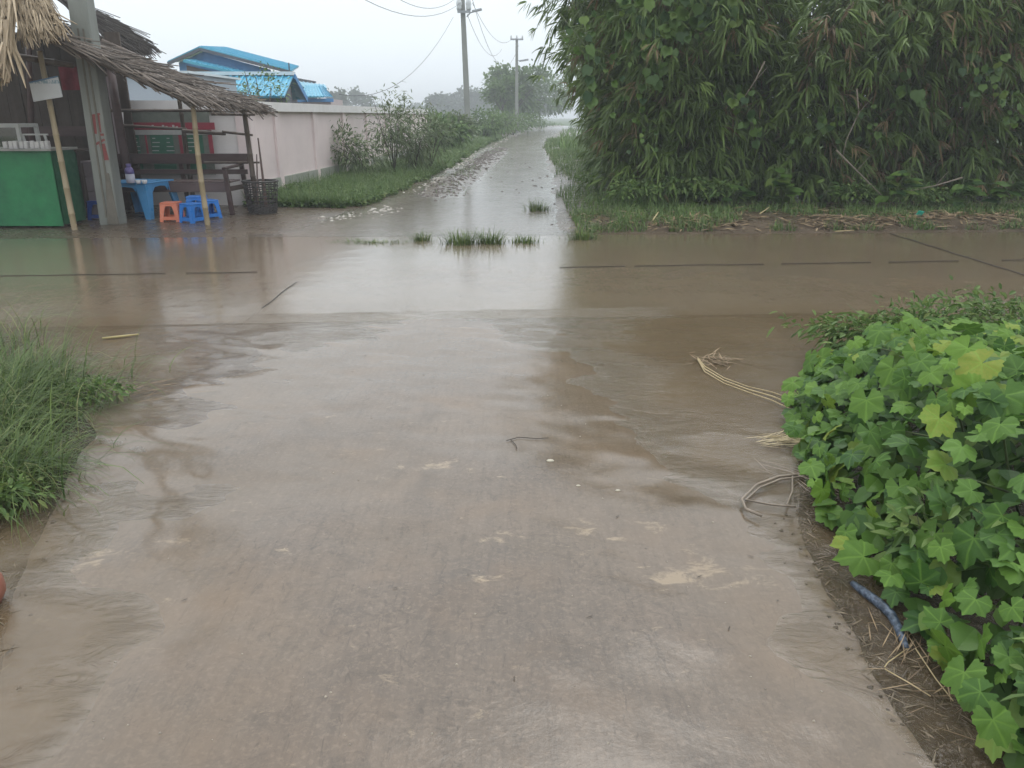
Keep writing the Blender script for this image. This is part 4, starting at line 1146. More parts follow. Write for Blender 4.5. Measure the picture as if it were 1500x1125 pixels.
# red cloth
a, b = D(84, 98, 12.9), D(119, 132, 12.9)
nx, nz = 14, 10
VX, VZ = np.meshgrid(np.linspace(a.x, b.x, nx), np.linspace(b.z, a.z, nz)); VY = 12.9 + .03 * np.sin(VX * 30) * (1.2 - (VZ - b.z))
i = np.arange(nx * nz).reshape(nz, nx)
m_redcloth = M('dark red cloth', (.19, .02, .03), (.12, .015, .02), 5, .8)
tag(mesh_obj('hanging_cloth', np.stack([VX, VY, VZ], -1).reshape(-1, 3), np.stack([i[:-1, :-1], i[:-1, 1:], i[1:, 1:], i[1:, :-1]], -1).reshape(-1, 4), m_redcloth, None, True), 'dark red cloth hanging inside the shaded stall', 'cloth')
# sign on a bamboo pole
b = G(110, 338); tp = D(58, 75, 11.0)
t = thing('sign_post', 'small tilted white sign on a yellow bamboo pole leaning before the counter', 'sign', b)
pole('pole', b - Vector((0, 0, .12)), tp, .042, m_drybamboo, True, t)
s0, s1, s2, s3 = D(43, 122, 10.86), D(84, 113, 10.86), D(91, 142, 10.84), D(49, 149, 10.84)
m_sign = NT('sign face')
sp = m_sign.n.new('ShaderNodeSeparateXYZ'); m_sign.link(m_sign.tc.outputs['Generated'], sp.inputs[0])
band = m_sign.math('MULTIPLY', m_sign.ramp(sp.outputs[2], .72, .76), m_sign.ramp(sp.outputs[2], .90, .86))
lett = m_sign.math('MULTIPLY', band, m_sign.ramp(m_sign.noise(38, 2, .5, (1, 1, .6)), .44, .54))
cc = m_sign.mix(m_sign.math('MULTIPLY', lett, .75), (.62, .63, .64), (.12, .25, .32))
cc = m_sign.mix(m_sign.ramp(m_sign.noise(6, 4), .4, .8, 0, .35), cc, (.45, .45, .45))
m_sign = m_sign.done(m_sign.pbsdf(cc, .4))
MB().prism([s3, s2, s1, s0], (0, .02, 0)).build('board', m_sign, t)
m_bluetrim = M('blue edge', (.12, .22, .34), (.1, .18, .28), 6, .5)
MB().bar(s0 + Vector((0, .006, .008)), s1 + Vector((0, .006, .008)), .03, .014).build('edge_strip', m_bluetrim, t)
# banner on the front wall
m_vgreen = M('faded green vinyl', (.045, .165, .105), (.03, .125, .08), 9, .5)
m_vred = M('faded red vinyl', (.36, .05, .075), (.27, .04, .06), 10, .5)
m_vgrey = M('faded grey vinyl', (.20, .215, .185), (.13, .145, .125), 6, .6)
m_vpale = M('faded pale print', (.52, .52, .5), (.42, .43, .42), 9, .6)
BY = 13.42
def band_(px0, py0, px1, py1, mat, name, y=BY, th=.006):
    a, b = D(px0, py0, y), D(px1, py1, y); return MB().span((a.x, y, b.z), (b.x, y + th, a.z)).build(name, mat, banner)
a, b = D(188, 164, BY), D(316, 256, BY)
banner = thing('banner', 'faded green and red shop banner hung on the white front wall', 'banner', ((a.x + b.x) / 2, BY, b.z))
MB().span((a.x, BY + .008, b.z), (b.x, BY + .02, a.z)).build('backing', m_vgrey, banner)
band_(192, 179.5, 315, 190, m_vred, 'red_strip')
band_(187, 190.5, 309, 197.5, m_vpale, 'pale_strip')
band_(193, 198, 211, 253, m_vgreen, 'green_panel'); band_(219.5, 198, 260, 253, m_vgreen, 'green_panel'); band_(271, 198, 303, 253, m_vgreen, 'green_panel')
band_(211.5, 198, 219, 232, m_vred, 'red_column'); band_(261, 198, 270, 232, m_vred, 'red_column'); band_(303.5, 190.5, 314, 227, m_vred, 'red_column')
lines = MB()
for (px0, px1) in ((196, 206), (223, 236), (244, 256), (275, 290)):
    for k in range(5):
        ww = random.uniform(.3, 1.0); aa = D(px0, 202 + k * 6, BY - .004); bb = D(px0 + (px1 - px0) * ww, 203 + k * 6, BY - .004)
        lines.span((aa.x, BY - .004, bb.z - .004), (bb.x, BY - .001, aa.z))
for k in range(9):
    aa = D(222 + k * 5, 183, BY - .004); lines.span((aa.x, BY - .004, aa.z - .04), (aa.x + .035, BY - .001, aa.z - .02 * (k % 3)))
lines.build('print_marks', m_vpale, banner)['kind'] = 'stuff'
m_pipe = M('pale drain pipe', (.5, .5, .48), (.4, .4, .39), 5, .4)
a, b = D(187, 195, 13.4), D(190, 300, 13.4)
tag(MB().tube([Vector((a.x, 13.4, 0)), Vector((a.x, 13.4, a.z))], .04, 10).build('drain_pipe', m_pipe, None, True), 'pale vertical pipe on the wall left of the banner', 'pipe')

# bench
by0, by1 = 12.45, 12.95
xl_, xr_ = D(172, 280, by1).x, D(352, 228, by1).x - .03
t = thing('bench', 'long dark wooden bench with slatted back and arm rest under the thatch', 'bench', ((xl_ + xr_) / 2, 12.7, 0))
zb = lambda py: D(300, py, by1).z
MB().span((xl_, by1, zb(240)), (xr_ + .14, by1 + .04, zb(225))).build('back_slat', m_darkwood, t, bevel=.006)
MB().span((xl_, by1 - .01, zb(255)), (xr_ + .12, by1 + .025, zb(248))).build('back_slat', m_darkwood, t, bevel=.006)
zs = D(300, 268, by0).z
m_seat = M('worn bench wood', (.15, .10, .095), (.10, .07, .065), 8, .4, .15, stretch=(.2, 1, 1))
MB().span((xl_, by0, zs - .14), (xr_ - .04, by0 + .03, zs - .002)).build('front_apron', m_seat, t, bevel=.006)
for k in range(4): MB().span((xl_, by0 + .002 + k * .115, zs), (xr_ + .0, by0 + .105 + k * .115, zs + .025)).build('seat_slat', m_seat, t, bevel=.004)
for xx in (xl_ + .05, xr_):
    MB().bar((xx + .06, by1 + .10, -.02), (xx + .0, by1 + .055, zb(226)), .07, .05, up=(0, -1, 0)).build('rear_leg', m_darkwood, t, bevel=.006)
    MB().bar((xx - .02, by0 - .02, -.02), (xx - .06, by0 - .02, zs + .2), .07, .05, up=(0, -1, 0)).build('front_leg', m_darkwood, t, bevel=.006)
    MB().bar((xx - .06, by0 - .06, zs + .22), (xx + .02, by1 + .02, zs + .25), .07, .035).build('arm_rest', m_darkwood, t, bevel=.006)
    MB().bar((xx - .03, by0 + .01, zs - .09), (xx + .05, by1 + .07, zs - .09), .04, .07).build('side_rail', m_darkwood, t)
MB().bar(((xl_ + xr_) / 2 + .1, by1 + .06, -.02), ((xl_ + xr_) / 2 + .04, by1 + .06, zb(226)), .06, .04, up=(0, -1, 0)).build('rear_leg', m_darkwood, t)

# plastic table and stools
def plastic(name, c): return M(name, c, tuple(k * .85 for k in c), 4, .32, 0, spec=.45)
m_tbl = plastic('blue table plastic', (.075, .30, .60)); m_blue = plastic('blue stool plastic', (.03, .21, .66)); m_navy = plastic('dark blue stool plastic', (.018, .065, .30)); m_orange = plastic('orange stool plastic', (.72, .22, .13))
def corner_leg(sx, sy, w, h, ztop, wt, wb, th, flare, mat, parent):
    m = MB(); fx = flare
    c0 = Vector((sx * w / 2, sy * w / 2, ztop)); c1 = Vector((sx * (w / 2 + fx), sy * (w / 2 + fx), 0))
    for ax in (0, 1):
        i0, i1 = Vector(c0), Vector(c1)
        j0, j1 = Vector(c0), Vector(c1)
        (j0.__setitem__(0, c0.x - sx * wt), j1.__setitem__(0, c1.x - sx * wb)) if ax == 0 else (j0.__setitem__(1, c0.y - sy * wt), j1.__setitem__(1, c1.y - sy * wb))
        off = Vector((0, -sy * th, 0)) if ax == 0 else Vector((-sx * th, 0, 0))
        if ax == 1:
            i0.y -= sy * th; i1.y -= sy * th
        m.prism([i0, j0, j1, i1], off)
    return m.build('leg', mat, parent, False, False)
def apron(w, z, depth, th, wt, mat, parent):
    for sx, sy in ((0, -1), (0, 1), (-1, 0), (1, 0)):
        m = MB(); a = w / 2 - wt
        prof = [(-a, 0), (a, 0), (a, -depth), (a * .7, -depth * .45), (0, -depth * .35), (-a * .7, -depth * .45), (-a, -depth)]
        if sy: m.prism([(u, sy * w / 2, z + v) for u, v in prof], (0, -sy * th, 0))
        else: m.prism([(sx * w / 2, u, z + v) for u, v in prof], (-sx * th, 0, 0))
        m.build('apron', mat, parent, False, False)
def make_table():
    t = thing('plastic_table', 'light blue plastic table beside the concrete pole', 'table')
    w, h = .70, .54
    MB().box((0, 0, h - .012), (w + .02, w + .02, .024)).build('table_top', m_tbl, t, False, False, bevel=.012)
    apron(w, h - .0245, .12, .012, .165, m_tbl, t)
    for sx in (-1, 1):
        for sy in (-1, 1): corner_leg(sx, sy, w, h, h - .025, .17, .085, .014, .055, m_tbl, t)
    return t
tb = make_table(); p = G(214, 318); tb.location = (p.x - .02, p.y - .0, .015); tb.rotation_euler[2] = R(-12)
def make_stool(label, mat, w=.23, h=.27):
    t = thing('plastic_stool', label, 'stool', (0, 0, 0), 0, 'low plastic stools by the table')
    MB().box((0, 0, h - .01), (w + .012, w + .012, .02)).build('seat', mat, t, False, False, bevel=.009)
    apron(w, h - .0205, .075, .009, .06, mat, t)
    for sx in (-1, 1):
        for sy in (-1, 1): corner_leg(sx, sy, w, h, h - .021, .068, .052, .01, .025, mat, t)
    w2 = w + .04
    for sx, sy in ((0, -1), (0, 1), (-1, 0), (1, 0)):
        b = (w2 - .05, .009, .05) if sy else (.009, w2 - .05, .05)
        MB().box((sx * (w2 / 2 - .008), sy * (w2 / 2 - .008), .055), b).build('stretcher', mat, t, False, False)
    return t
def seat_at(t, px, py, rz, z=.013):
    p = G(px, py); t.location = (p.x, p.y, z); t.rotation_euler[2] = R(rz)
s1_ = make_stool('salmon orange plastic stool beside the table leg', m_orange, .24, .28); seat_at(s1_, 254, 325, 4)
s2_ = make_stool('bright blue plastic stool, the foremost, right of the orange one', m_blue, .23, .28); seat_at(s2_, 284, 327, -28)
s3_ = dup(s2_, label='bright blue stool right behind the foremost blue one'); seat_at(s3_, 292, 320, 10); s3_.scale = (1.12, 1.12, 1.18)
s4_ = dup(s2_, label='bright blue plastic stool half hidden behind the pale bamboo post'); seat_at(s4_, 307, 321, 50)
s5_ = make_stool('dark blue plastic stool in the shade behind the concrete pole', m_navy, .24, .28); seat_at(s5_, 148, 322, 12)

# bottle and cups on the table
m_purple = M('purple plastic', (.19, .15, .37), (.15, .12, .30), 6, .3); m_label = M('pale label', (.56, .56, .66), (.48, .48, .58), 10, .4); m_cup = M('white porcelain', (.68, .68, .70), (.6, .6, .62), 8, .25)
tz = .015 + .54
q = D(193, 274, 11.9); bq = Vector((q.x, 11.9, tz))
t = thing('bottle', 'purple bottle with a pale label standing on the blue table', 'bottle', bq)
MB().lathe(bq, [(.058, 0), (.064, .01), (.064, .13)], 14).build('body', m_label, t, True)
MB().lathe(bq + Vector((0, 0, .13)), [(.0641, 0), (.064, .05), (.05, .085), (.03, .10)], 14).build('shoulder', m_purple, t, True)
MB().lathe(bq + Vector((0, 0, .23)), [(.032, 0), (.034, .005), (.034, .04), (.028, .045)], 12).build('cap', m_purple, t, True)
for px, lab in ((204, 'white cup nearest the purple bottle on the table'), (213, 'white cup at the right of the pair on the table')):
    q = D(px, 274, 11.75); o = MB(); o.lathe((0, 0, 0), [(.022, 0), (.032, .01), (.042, .055), (.038, .055), (.028, .014), (.005, .012)], 12)
    o = o.build('cup', m_cup, None, True); o.location = (q.x, 11.75, tz); tag(o, lab, 'cup', 'white cups on the table')
# crate behind the pole
m_crate = M('mauve grey board', (.24, .20, .21), (.18, .15, .16), 5, .6)
a, b = D(120, 233, 11.9), D(146, 300, 11.9)
t = thing('crate', 'mauve grey wooden box between side counter and concrete pole', 'crate', ((a.x + b.x) / 2, 12.05, 0))
for k in range(4):
    zz = .02 + k * (a.z - .06) / 4; MB().span((a.x, 11.9, zz), (b.x, 11.925, zz + (a.z - .06) / 4 - .012)).build('slat', m_crate, t)
MB().span((a.x, 11.927, .01), (b.x, 12.3, a.z - .06)).build('body', m_crate, t)
MB().span((a.x - .02, 11.88, a.z - .058), (b.x + .02, 12.32, a.z - .03)).build('lid', m_crate, t)

# basket with sticks
m_basket = M('dark cane', (.055, .048, .045), (.035, .03, .028), 14, .5)
bp = G(386, 314); Hb, R0, R1 = .52, .20, .27
t = thing('basket', 'tall open weave dark cane basket beside the right bamboo post', 'basket', bp)
m = MB(); NB = 16
rad = lambda u: R0 + (R1 - R0) * u ** .8
for k in range(NB):
    a = 2 * math.pi * k / NB
    ps = [bp + Vector((math.cos(a + .05 * math.sin(9 * u)) * rad(u), math.sin(a) * rad(u), .0 + Hb * u)) for u in (0, .25, .5, .75, 1)]
    for p_, q_ in zip(ps[:-1], ps[1:]): m.bar(p_, q_, .018, .005, up=(math.cos(a), math.sin(a), 0))
o = m.build('upright_canes', m_basket, t); o['kind'] = 'stuff'
m = MB()
for k, u in enumerate([.02, .06, .10, .14, .18, .22, .26, .32, .44, .58, .72, .86]):
    n = 28; ring = [bp + Vector((math.cos(2 * math.pi * j / n) * (rad(u) + .008 * (-1) ** (j + k)), math.sin(2 * math.pi * j / n) * (rad(u) + .008 * (-1) ** (j + k)), Hb * u)) for j in range(n)]
    for j in range(n): m.bar(ring[j], ring[(j + 1) % n], .006, .02)
o = m.build('woven_hoops', m_basket, t); o['kind'] = 'stuff'
m = MB(); n = 24; m.tube([bp + Vector((math.cos(2 * math.pi * j / n) * R1, math.sin(2 * math.pi * j / n) * R1, Hb)) for j in range(n + 1)], .018, 6); m.build('rim', m_basket, t, True)
MB().lathe(bp + Vector((0, 0, .005)), [(.02, 0), (R0 - .005, 0), (R0 - .005, .012), (.02, .012)], 20).build('floor', m_basket, t)
m_stick = M('reddish stick', (.16, .10, .085), (.10, .065, .055), 10, .6)
for (x0, y0, x1, y1, w_, lab) in ((378, 202, 386, 268, .05, 'thicker pointed reddish stake leaning out of the basket'), (376, 226, 377, 268, .03, 'thinner stake left of the thick one in the basket')):
    p_, q_ = D(x0, y0, bp.y + .12), D(x1, y1, bp.y + .05); q_ = q_ + (q_ - p_).normalized() * .38
    q_.z = max(q_.z, .06)
    tag(MB().bar(q_, p_, w_ * .9, .03, up=(0, -1, 0), w2=w_ * .25).build('stake', m_stick, None), lab, 'stake', 'stakes standing in the basket')

# ------------------------------------------------------------------ shrubs, trees
SG = 'shrubs growing along the pink wall'
def gz(px, py, Y):
    b = D(px, py, Y); b.z = H0(b.x, b.y); return b
def willow(px, Y, label, h, rx, n, lean=(0, 0), ll=(.1, .2), lw=.2):
    b = gz(px, 250, Y)
    return bush('shrub', label, 'shrub', b, rx, rx * .8, h, int(n * 1.15), ll, lw, m_grey_leaf, .08 * h, T_LANCE, SG, 7, m_bark, .1, lean, .012, 26, .3)
willow(545, 19.0, 'grey green shrub leaning left across the pink wall', 1.25, .75, 1100, (-1.1, -.1))
willow(578, 20.5, 'tallest grey green shrub, its top rising above the coping', 1.95, .65, 1200, (-.1, 0), (.1, .2))
willow(606, 21.5, 'slender grey green shrub right of the tallest one', 1.6, .5, 1000, (.15, 0))
willow(630, 23.0, 'loose shrub near the far end of the pink wall', 1.6, .55, 900, (.2, 0))
for i, (px, Y, h, rx, lab) in enumerate([(652, 34, 1.35, .85, 'leafy bush just past the end of the pink wall'), (664, 41, 1.5, .8, 'blue green bush left of the lamp pole'), (712, 52, 1.75, 1.2, 'bright green bush right of the lamp pole'),
                                         (732, 60, 1.9, 1.6, 'pale green bush between the two line poles'), (640, 46, 1.8, 1.4, 'bush standing behind the wall end'), (752, 68, 1.8, 2.0, 'low bush under the far roadside tree'), (772, 92, 2.2, 2.4, 'rightmost low bush at the bend of the track')]):
    bush('roadside_bush', lab, 'bush', gz(px, 200, Y), rx, rx, h, 1100, (.14, .3), .4, [m_bush_far, m_grey_leaf][i % 2 if i < 2 else 0], .1, T_OVAL, 'bushes along the left of the track', 5, m_bark, .3, (0, 0), .03, 14)
b = D(382, 160, 21); b.z = 0
bush('sapling', 'thin leafy sapling rising behind the wall before the ribbed blue roof', 'tree', b, .7, .6, 2.6, 700, (.06, .12), .45, m_verge, 1.3, T_LANCE, None, 5, m_bark, .2, (0, 0), .02, 10)

def tree(name, label, b, h, cr_, n, ll, mat, group, trunk_r=.18, cb=.3, T=T_OVAL, proto=None, clumps=18, lw=.55):
    t = thing(name, label, 'tree', b, 0, group); b = Vector(b)
    m = MB(); top = b + Vector((random.uniform(-.3, .3), 0, h * .75)); m.tube([b - Vector((0, 0, .3)), b + Vector((.05, 0, h * .3)), top], [trunk_r, trunk_r * .75, trunk_r * .25], 7); m.build('trunk', m_bark, t, True)
    for k in range(5):
        a = k * 1.3 + random.random(); s = b + Vector((0, 0, h * random.uniform(.28, .5))); e = s + Vector((math.cos(a) * cr_ * .65, math.sin(a) * cr_ * .65, h * .25))
        m = MB(); m.tube([s, s.lerp(e, .5) + Vector((0, 0, h * .03)), e], [trunk_r * .45, trunk_r * .3, trunk_r * .1], 5); m.build('limb', m_bark, t, True)
    cc = rand_unit(clumps) * rng.uniform(.35, .95, (clumps, 1)); k = rng.integers(0, clumps, n)
    p = cc[k] + rng.normal(size=(n, 3)) * .17
    z0 = h * cb; P3 = np.stack([b.x + p[:, 0] * cr_, b.y + p[:, 1] * cr_, b.z + z0 + (p[:, 2] * .5 + .5) * (h - z0)], 1)
    L = rng.uniform(*ll, n)
    foliage_obj('crown', leaves(T, P3, norm(norm(p) + rand_unit(n) * .8), norm(UP + rand_unit(n) * .7), L, L * lw, .2, np.clip(.3 * rng.random(clumps)[k] + .7 * rng.random(n), 0, 1)), mat, t)
    return t
tree('roadside_tree', 'loose green tree around the slim pole at the far bend', gz(758, 190, 86), 6.4, 3.2, 3200, (.32, .55), m_bush_far, 'trees at the far bend of the track', .14, .25)
tree('roadside_tree', 'smaller open tree left of the slim pole', gz(735, 190, 78), 5.2, 1.7, 1500, (.22, .4), m_bush_far, 'trees at the far bend of the track', .1, .3)
tree('roadside_tree', 'dense tree at the far bend beside the bamboo hedge', gz(790, 188, 112), 7.2, 4.4, 2600, (.32, .55), m_bush_far, 'trees at the far bend of the track', .14, .15)
far = [(492, 150, 5.6, 2.6, 'round hazy tree just right of the small house'), (518, 175, 6.2, 4.0, 'wide round hazy tree beyond the wall, left of the shrubs'), (548, 260, 4.6, 5, 'low hazy tree behind the tallest shrub'), (470, 200, 5, 4, 'hazy tree peeping over the small house roof'),
       (596, 250, 5.5, 5, 'hazy tree right behind the shrubs'), (640, 190, 7.2, 3.4, 'tall hazy tree left of the lamp pole'), (654, 200, 7.0, 2.5, 'narrow hazy tree beside the tall one'), (672, 210, 7.5, 3.5, 'rounded hazy tree touching the lamp pole'),
       (696, 200, 8.4, 5, 'broad hazy tree right behind the lamp pole'), (715, 230, 7.0, 5, 'hazy tree right of the lamp pole'), (738, 220, 6.0, 5, 'hazy tree behind the small open tree'), (620, 270, 6.0, 5, 'distant low tree above the wall end'), (574, 300, 5.5, 7, 'faintest distant tree over the coping'), (775, 210, 7.0, 6, 'hazy tree almost hidden by the bend trees')]
for px, Y, h, cr_, lab in far:
    b = D(px, 170, Y); b.z = -.1
    tree('far_tree', lab, b, h, cr_, 1500, (.5, 1.0), m_tree_far, 'hazy trees across the fields', .25, .08, T_OVAL, None, 16, .7)
# rough growth of the fields in front of the far trees
n = 26000; y = 34 + rng.random(n) ** 1.4 * 130; x = rng.uniform(-1, 1, n) * (6 + y * .35) - 4
l = path_l(y); r2 = path_r(y); keep = ((x < l - .6) | (x > r2 + .8)) & ~((x < wall_x(np.minimum(y, 31)) + 2) & (y < 36)) & (fnoise(x, y, .12, 120) > -.3); x, y = x[keep], y[keep]; n = len(x)
a = rng.uniform(0, 6.28, n); hh = rng.uniform(.25, .9, n) * (1 + .5 * fnoise(x, y, .2, 123))
tag(foliage_obj('tall_field_grass', blades(np.stack([x, y, np.full(n, -.15)], 1), np.stack([np.cos(a), np.sin(a)], 1), hh, .05 + .0012 * y, rng.uniform(.2, 1.0, n)), m_bush_far), 'tall grass of the fields beyond the wall')

# ------------------------------------------------------------------ near plants
# squash-like vine at the right
def vx_l(y): return interp(y, [.6, 1.2, 1.6, 1.8, 2.1, 2.4, 2.8, 3.3, 3.9, 4.5, 5.0], [1.14, 1.18, 1.22, 1.25, 1.24, 1.21, 1.26, 1.36, 1.52, 1.85, 2.4])
def v_top(y): return interp(y, [.6, 1.4, 1.9, 2.5, 3.0, 3.6, 4.2, 4.8], [.45, .50, .58, .62, .60, .50, .36, .2])
def vine_h(x, y): return v_top(y) * np.clip((x - vx_l(y)) / .38, 0, 1) ** .55
vine = thing('vine_bush', 'spreading vine with large lobed bright green leaves at the right of the drive', 'vine', (1.9, 2.6, 0))
cnt = 0; tries = 0; placed = []
while cnt < 300 and tries < 20000:
    tries += 1
    y = rng.uniform(1.0, 4.75); x = vx_l(y) - .06 + rng.random() ** 1.25 * 1.75
    if x > .70 * y + .35 or x / y > .78: continue
    h = float(vine_h(x, y)) * (1 + .16 * float(fnoise(np.array([x]), np.array([y]), 3.2, 180)[0])) + rng.uniform(-.09, .06)
    if x < vx_l(y) + .25: h = rng.uniform(.10, max(.14, h))
    s = rng.choice([rng.uniform(.035, .07), rng.uniform(.065, .12)], p=[.35, .65]) * (.92 if y < 2.6 else .84)
    q = Vector((x, y, max(.06, h)))
    if any((q - p_).length < (s + s_) * .52 for p_, s_ in placed): continue
    placed.append((q, s)); cnt += 1
    e = .05; gx = (float(vine_h(x + e, y)) - float(vine_h(x - e, y))) / (2 * e); gy_ = (float(vine_h(x, y + e)) - float(vine_h(x, y - e))) / (2 * e)
    nrm = Vector((-gx * .7, -gy_ * .7 - .35, 1)).normalized(); nrm = (nrm + Vector(rng.normal(0, .42, 3))).normalized()
    down = Vector((-.5 if x < vx_l(y) + .4 else rng.uniform(-.6, .5), -.8, 0)) + Vector(rng.normal(0, .4, 3)); down = (down - nrm * down.dot(nrm)).normalized()
    place_leaf(lobed, vine, q, down, nrm, s)
print('vine leaves', cnt)
for k in range(14):
    y = rng.uniform(1.5, 4.2); x = vx_l(y) + rng.uniform(.2, .6); p_ = Vector((x + .35, y + .2, .02)); q_ = Vector((x, y, float(vine_h(x, y)) - .08))
    m = MB(); m.tube([p_, p_.lerp(q_, .4) + Vector((rng.uniform(-.1, .1), 0, .1)), p_.lerp(q_, .75) + Vector((0, rng.uniform(-.1, .1), .08)), q_], [.006, .005, .004, .003], 5); m.build('stem', m_stem, vine, True)
# the smaller and lower lobed leaves, past the limit, in one part
tmpl = []
for me in lobed[:4]:
    V_ = np.zeros(len(me.vertices) * 3, np.float32); me.vertices.foreach_get('co', V_)
    tmpl.append((V_.reshape(-1, 3), [tuple(p_.vertices) for p_ in me.polygons], np.array([a_.value for a_ in me.attributes['vein'].data])))
VV, FF, VA, VE, o_ = [], [], [], [], 0
for k in range(620):
    y = rng.uniform(1.0, 4.7); x = vx_l(y) - .02 + rng.random() ** 1.3 * 1.3
    z = max(.05, float(vine_h(x, y)) - rng.uniform(.02, .16)); sz = rng.uniform(.035, .085)
    d = norm(np.array([rng.normal(-.3, .6), rng.normal(-.7, .5), rng.normal(-.2, .3)])); up = norm(np.array([rng.normal(-.2, .4), rng.normal(-.2, .4), 1.0]))
    yv = norm(np.cross(up, d)); zv = np.cross(d, yv); tv, tf, te = tmpl[k % 4]
    VV.append(np.array([x, y, z]) + sz * (tv[:, :1] * d + tv[:, 1:2] * yv + tv[:, 2:] * zv)); FF += [tuple(i_ + o_ for i_ in f_) for f_ in tf]; VA += [rng.random()] * len(tv); VE.append(te); o_ += len(tv)
m_vine_small = leaf_mat('small vine leaf', (.036, .095, .022), (.115, .225, .033), (.26, .27, .05), .55, .3, .4, False, True)
mesh_obj('small_leaves', np.concatenate(VV), FF, m_vine_small, vine, True, {'var': VA, 'vein': np.concatenate(VE)})['kind'] = 'stuff'
n = 3600; y = rng.uniform(.8, 4.9, n); x = vx_l(y) + .02 + rng.random(n) ** 1.1 * 2.2; h = vine_h(x, y) * rng.uniform(.08, .6, n) + .02
dd = norm(np.stack([rng.normal(-.3, .6, n), rng.normal(-.5, .6, n), rng.normal(-.3, .4, n)], 1)); L = rng.uniform(.05, .11, n)
foliage_obj('under_leaves', leaves(T_OVAL, np.stack([x, y, h], 1), dd, norm(UP + rand_unit(n) * .5), L, L * .95, .2), m_vine_shade, vine)
# finer weeds behind and in front of the vine
def weed_patch(label, cxy, r_, h, n, ll, lw=.35, grp='fine leaved weeds around the vine', mat=m_weed, T=T_OVAL, nst=6):
    b = Vector((cxy[0], cxy[1], .0)); return bush('weed', label, 'weed', b, r_[0], r_[1], h, n, ll, lw, mat, .02, T, grp, nst, m_stem, .1, (0, 0), .005, 18)
weed_patch('fine leaved weed behind the vine, its left part against the flooded road', (2.5, 4.75), (.6, .4), .34, 2300, (.035, .08))
weed_patch('fine leaved weed behind the vine at the right edge', (3.3, 4.7), (.65, .45), .40, 2600, (.035, .08))
weed_patch('pale weed sprouting from the front of the vine above the hose', (1.42, 2.25), (.17, .12), .36, 150, (.04, .08))
weed_patch('weed with pointed leaves at the lower right corner', (1.40, 1.5), (.13, .2), .28, 300, (.035, .07), .4)
weed_patch('weed with narrow leaves below the vine', (1.62, 2.0), (.2, .15), .4, 170, (.04, .08), .3)

# near left grass clump
def grass_clump(label, c, r_, n, lmin, lmax, w=.009):
    t = thing('grass_clump', label, 'grass', (c[0], c[1], 0), 0, 'grass clumps at the left of the drive')
    q = rng.normal(size=(n, 2)) * np.array(r_); p = np.stack([c[0] + q[:, 0], c[1] + q[:, 1], np.full(n, -.03)], 1)
    d = q / np.array(r_) * .8 + rng.normal(size=(n, 2)) * .8
    parts = [blades(p, d, rng.uniform(lmin, lmax, n), w * rng.uniform(.6, 1.3, n), rng.uniform(.5, 2.1, n), np.clip(rng.beta(1.6, 2.2, n), 0, .95), 5)]
    foliage_obj('blades', parts, m_grass, t)
    m_ = max(12, n // 16); q = rng.normal(size=(m_, 2)) * np.array(r_) * .9; p = np.stack([c[0] + q[:, 0], c[1] + q[:, 1], np.full(m_, -.02)], 1)
    foliage_obj('dry_blades', blades(p, rng.normal(size=(m_, 2)), rng.uniform(lmin, lmax * 1.05, m_), w * .7, rng.uniform(.8, 1.9, m_), np.full(m_, .99), 5), m_grass, t)
grass_clump('large arching grass clump nearest the left edge of the drive', (-2.76, 3.35), (.22, .24), 2200, .18, .44)
grass_clump('grass clump at the left picture edge behind the nearest one', (-3.0, 3.95), (.32, .3), 2200, .18, .42)
grass_clump('smaller grass clump reaching towards the flooded road', (-2.92, 4.1), (.2, .2), 900, .14, .34)
grass_clump('shaded low grass clump in front at the left edge', (-2.25, 2.95), (.14, .16), 900, .16, .42)
grass_clump('thin tall grass wisps at the far left of the clumps', (-3.75, 4.9), (.3, .25), 340, .3, .6, .007)

for lab, c_, r_, n_ in (('tiny leaved weed at the front foot of the left grass clumps', (-2.05, 2.75), (.2, .16), 260), ('tiny leaved weed between the left grass and the brown water', (-2.3, 4.0), (.22, .18), 260)):
    bush('weed', lab, 'weed', (*c_, 0), r_[0], r_[1], .14, n_, (.02, .05), .45, m_weed, .0, T_OVAL, 'low weeds among the left grass', 4, m_stem, .1, (0, 0), .003)
# ragged rim of grass stalks, dead leaves and mud crumbs along both edges of the drive
yy = np.concatenate([rng.uniform(1.2, 3.2, 1000), rng.uniform(1.2, 4.6, 700)]); sd = np.concatenate([np.ones(1000), np.zeros(700)]); sink = rng.uniform(-.02, .004, 1700)
xx = np.where(sd > 0, dr(yy) + np.abs(rng.normal(0, .2, 1700)) - .02, dl(yy) - np.abs(rng.normal(0, .2, 1700)) + .03); zz = np.maximum(H_near(xx, yy) - .03 * ((xx > dr(yy)) | (xx < dl(yy))), 0) + .004 + np.minimum(sink, .003); a = rng.uniform(0, 6.28, 1700)
L = rng.uniform(.012, .07, 1700)
tag(foliage_obj('edge_litter', leaves(T_LANCE, np.stack([xx, yy, zz], 1), np.stack([np.cos(a), np.sin(a), rng.normal(0, .1, 1700)], 1), norm(UP + rand_unit(1700) * .4), L, np.minimum(.005, L * .13), .05), M('rotting litter', (.05, .038, .025), (.17, .13, .08), 20, .5, attr=.9)), 'rotting leaf bits on the mud along both edges of the drive')
yy = np.concatenate([rng.uniform(1.2, 3.0, 440), rng.uniform(1.2, 3.4, 60)]); sd = np.concatenate([np.ones(440), np.zeros(60)])
xx = np.where(sd > 0, dr(yy) + rng.normal(.12, .09, 500), dl(yy) + rng.normal(-.06, .09, 500))
stones('mud_crumbs', xx, yy, np.maximum(H_near(xx, yy) - .02, -.004), rng.uniform(.003, .011, 500), m_mud, 'mud crumbs along both edges of the drive')

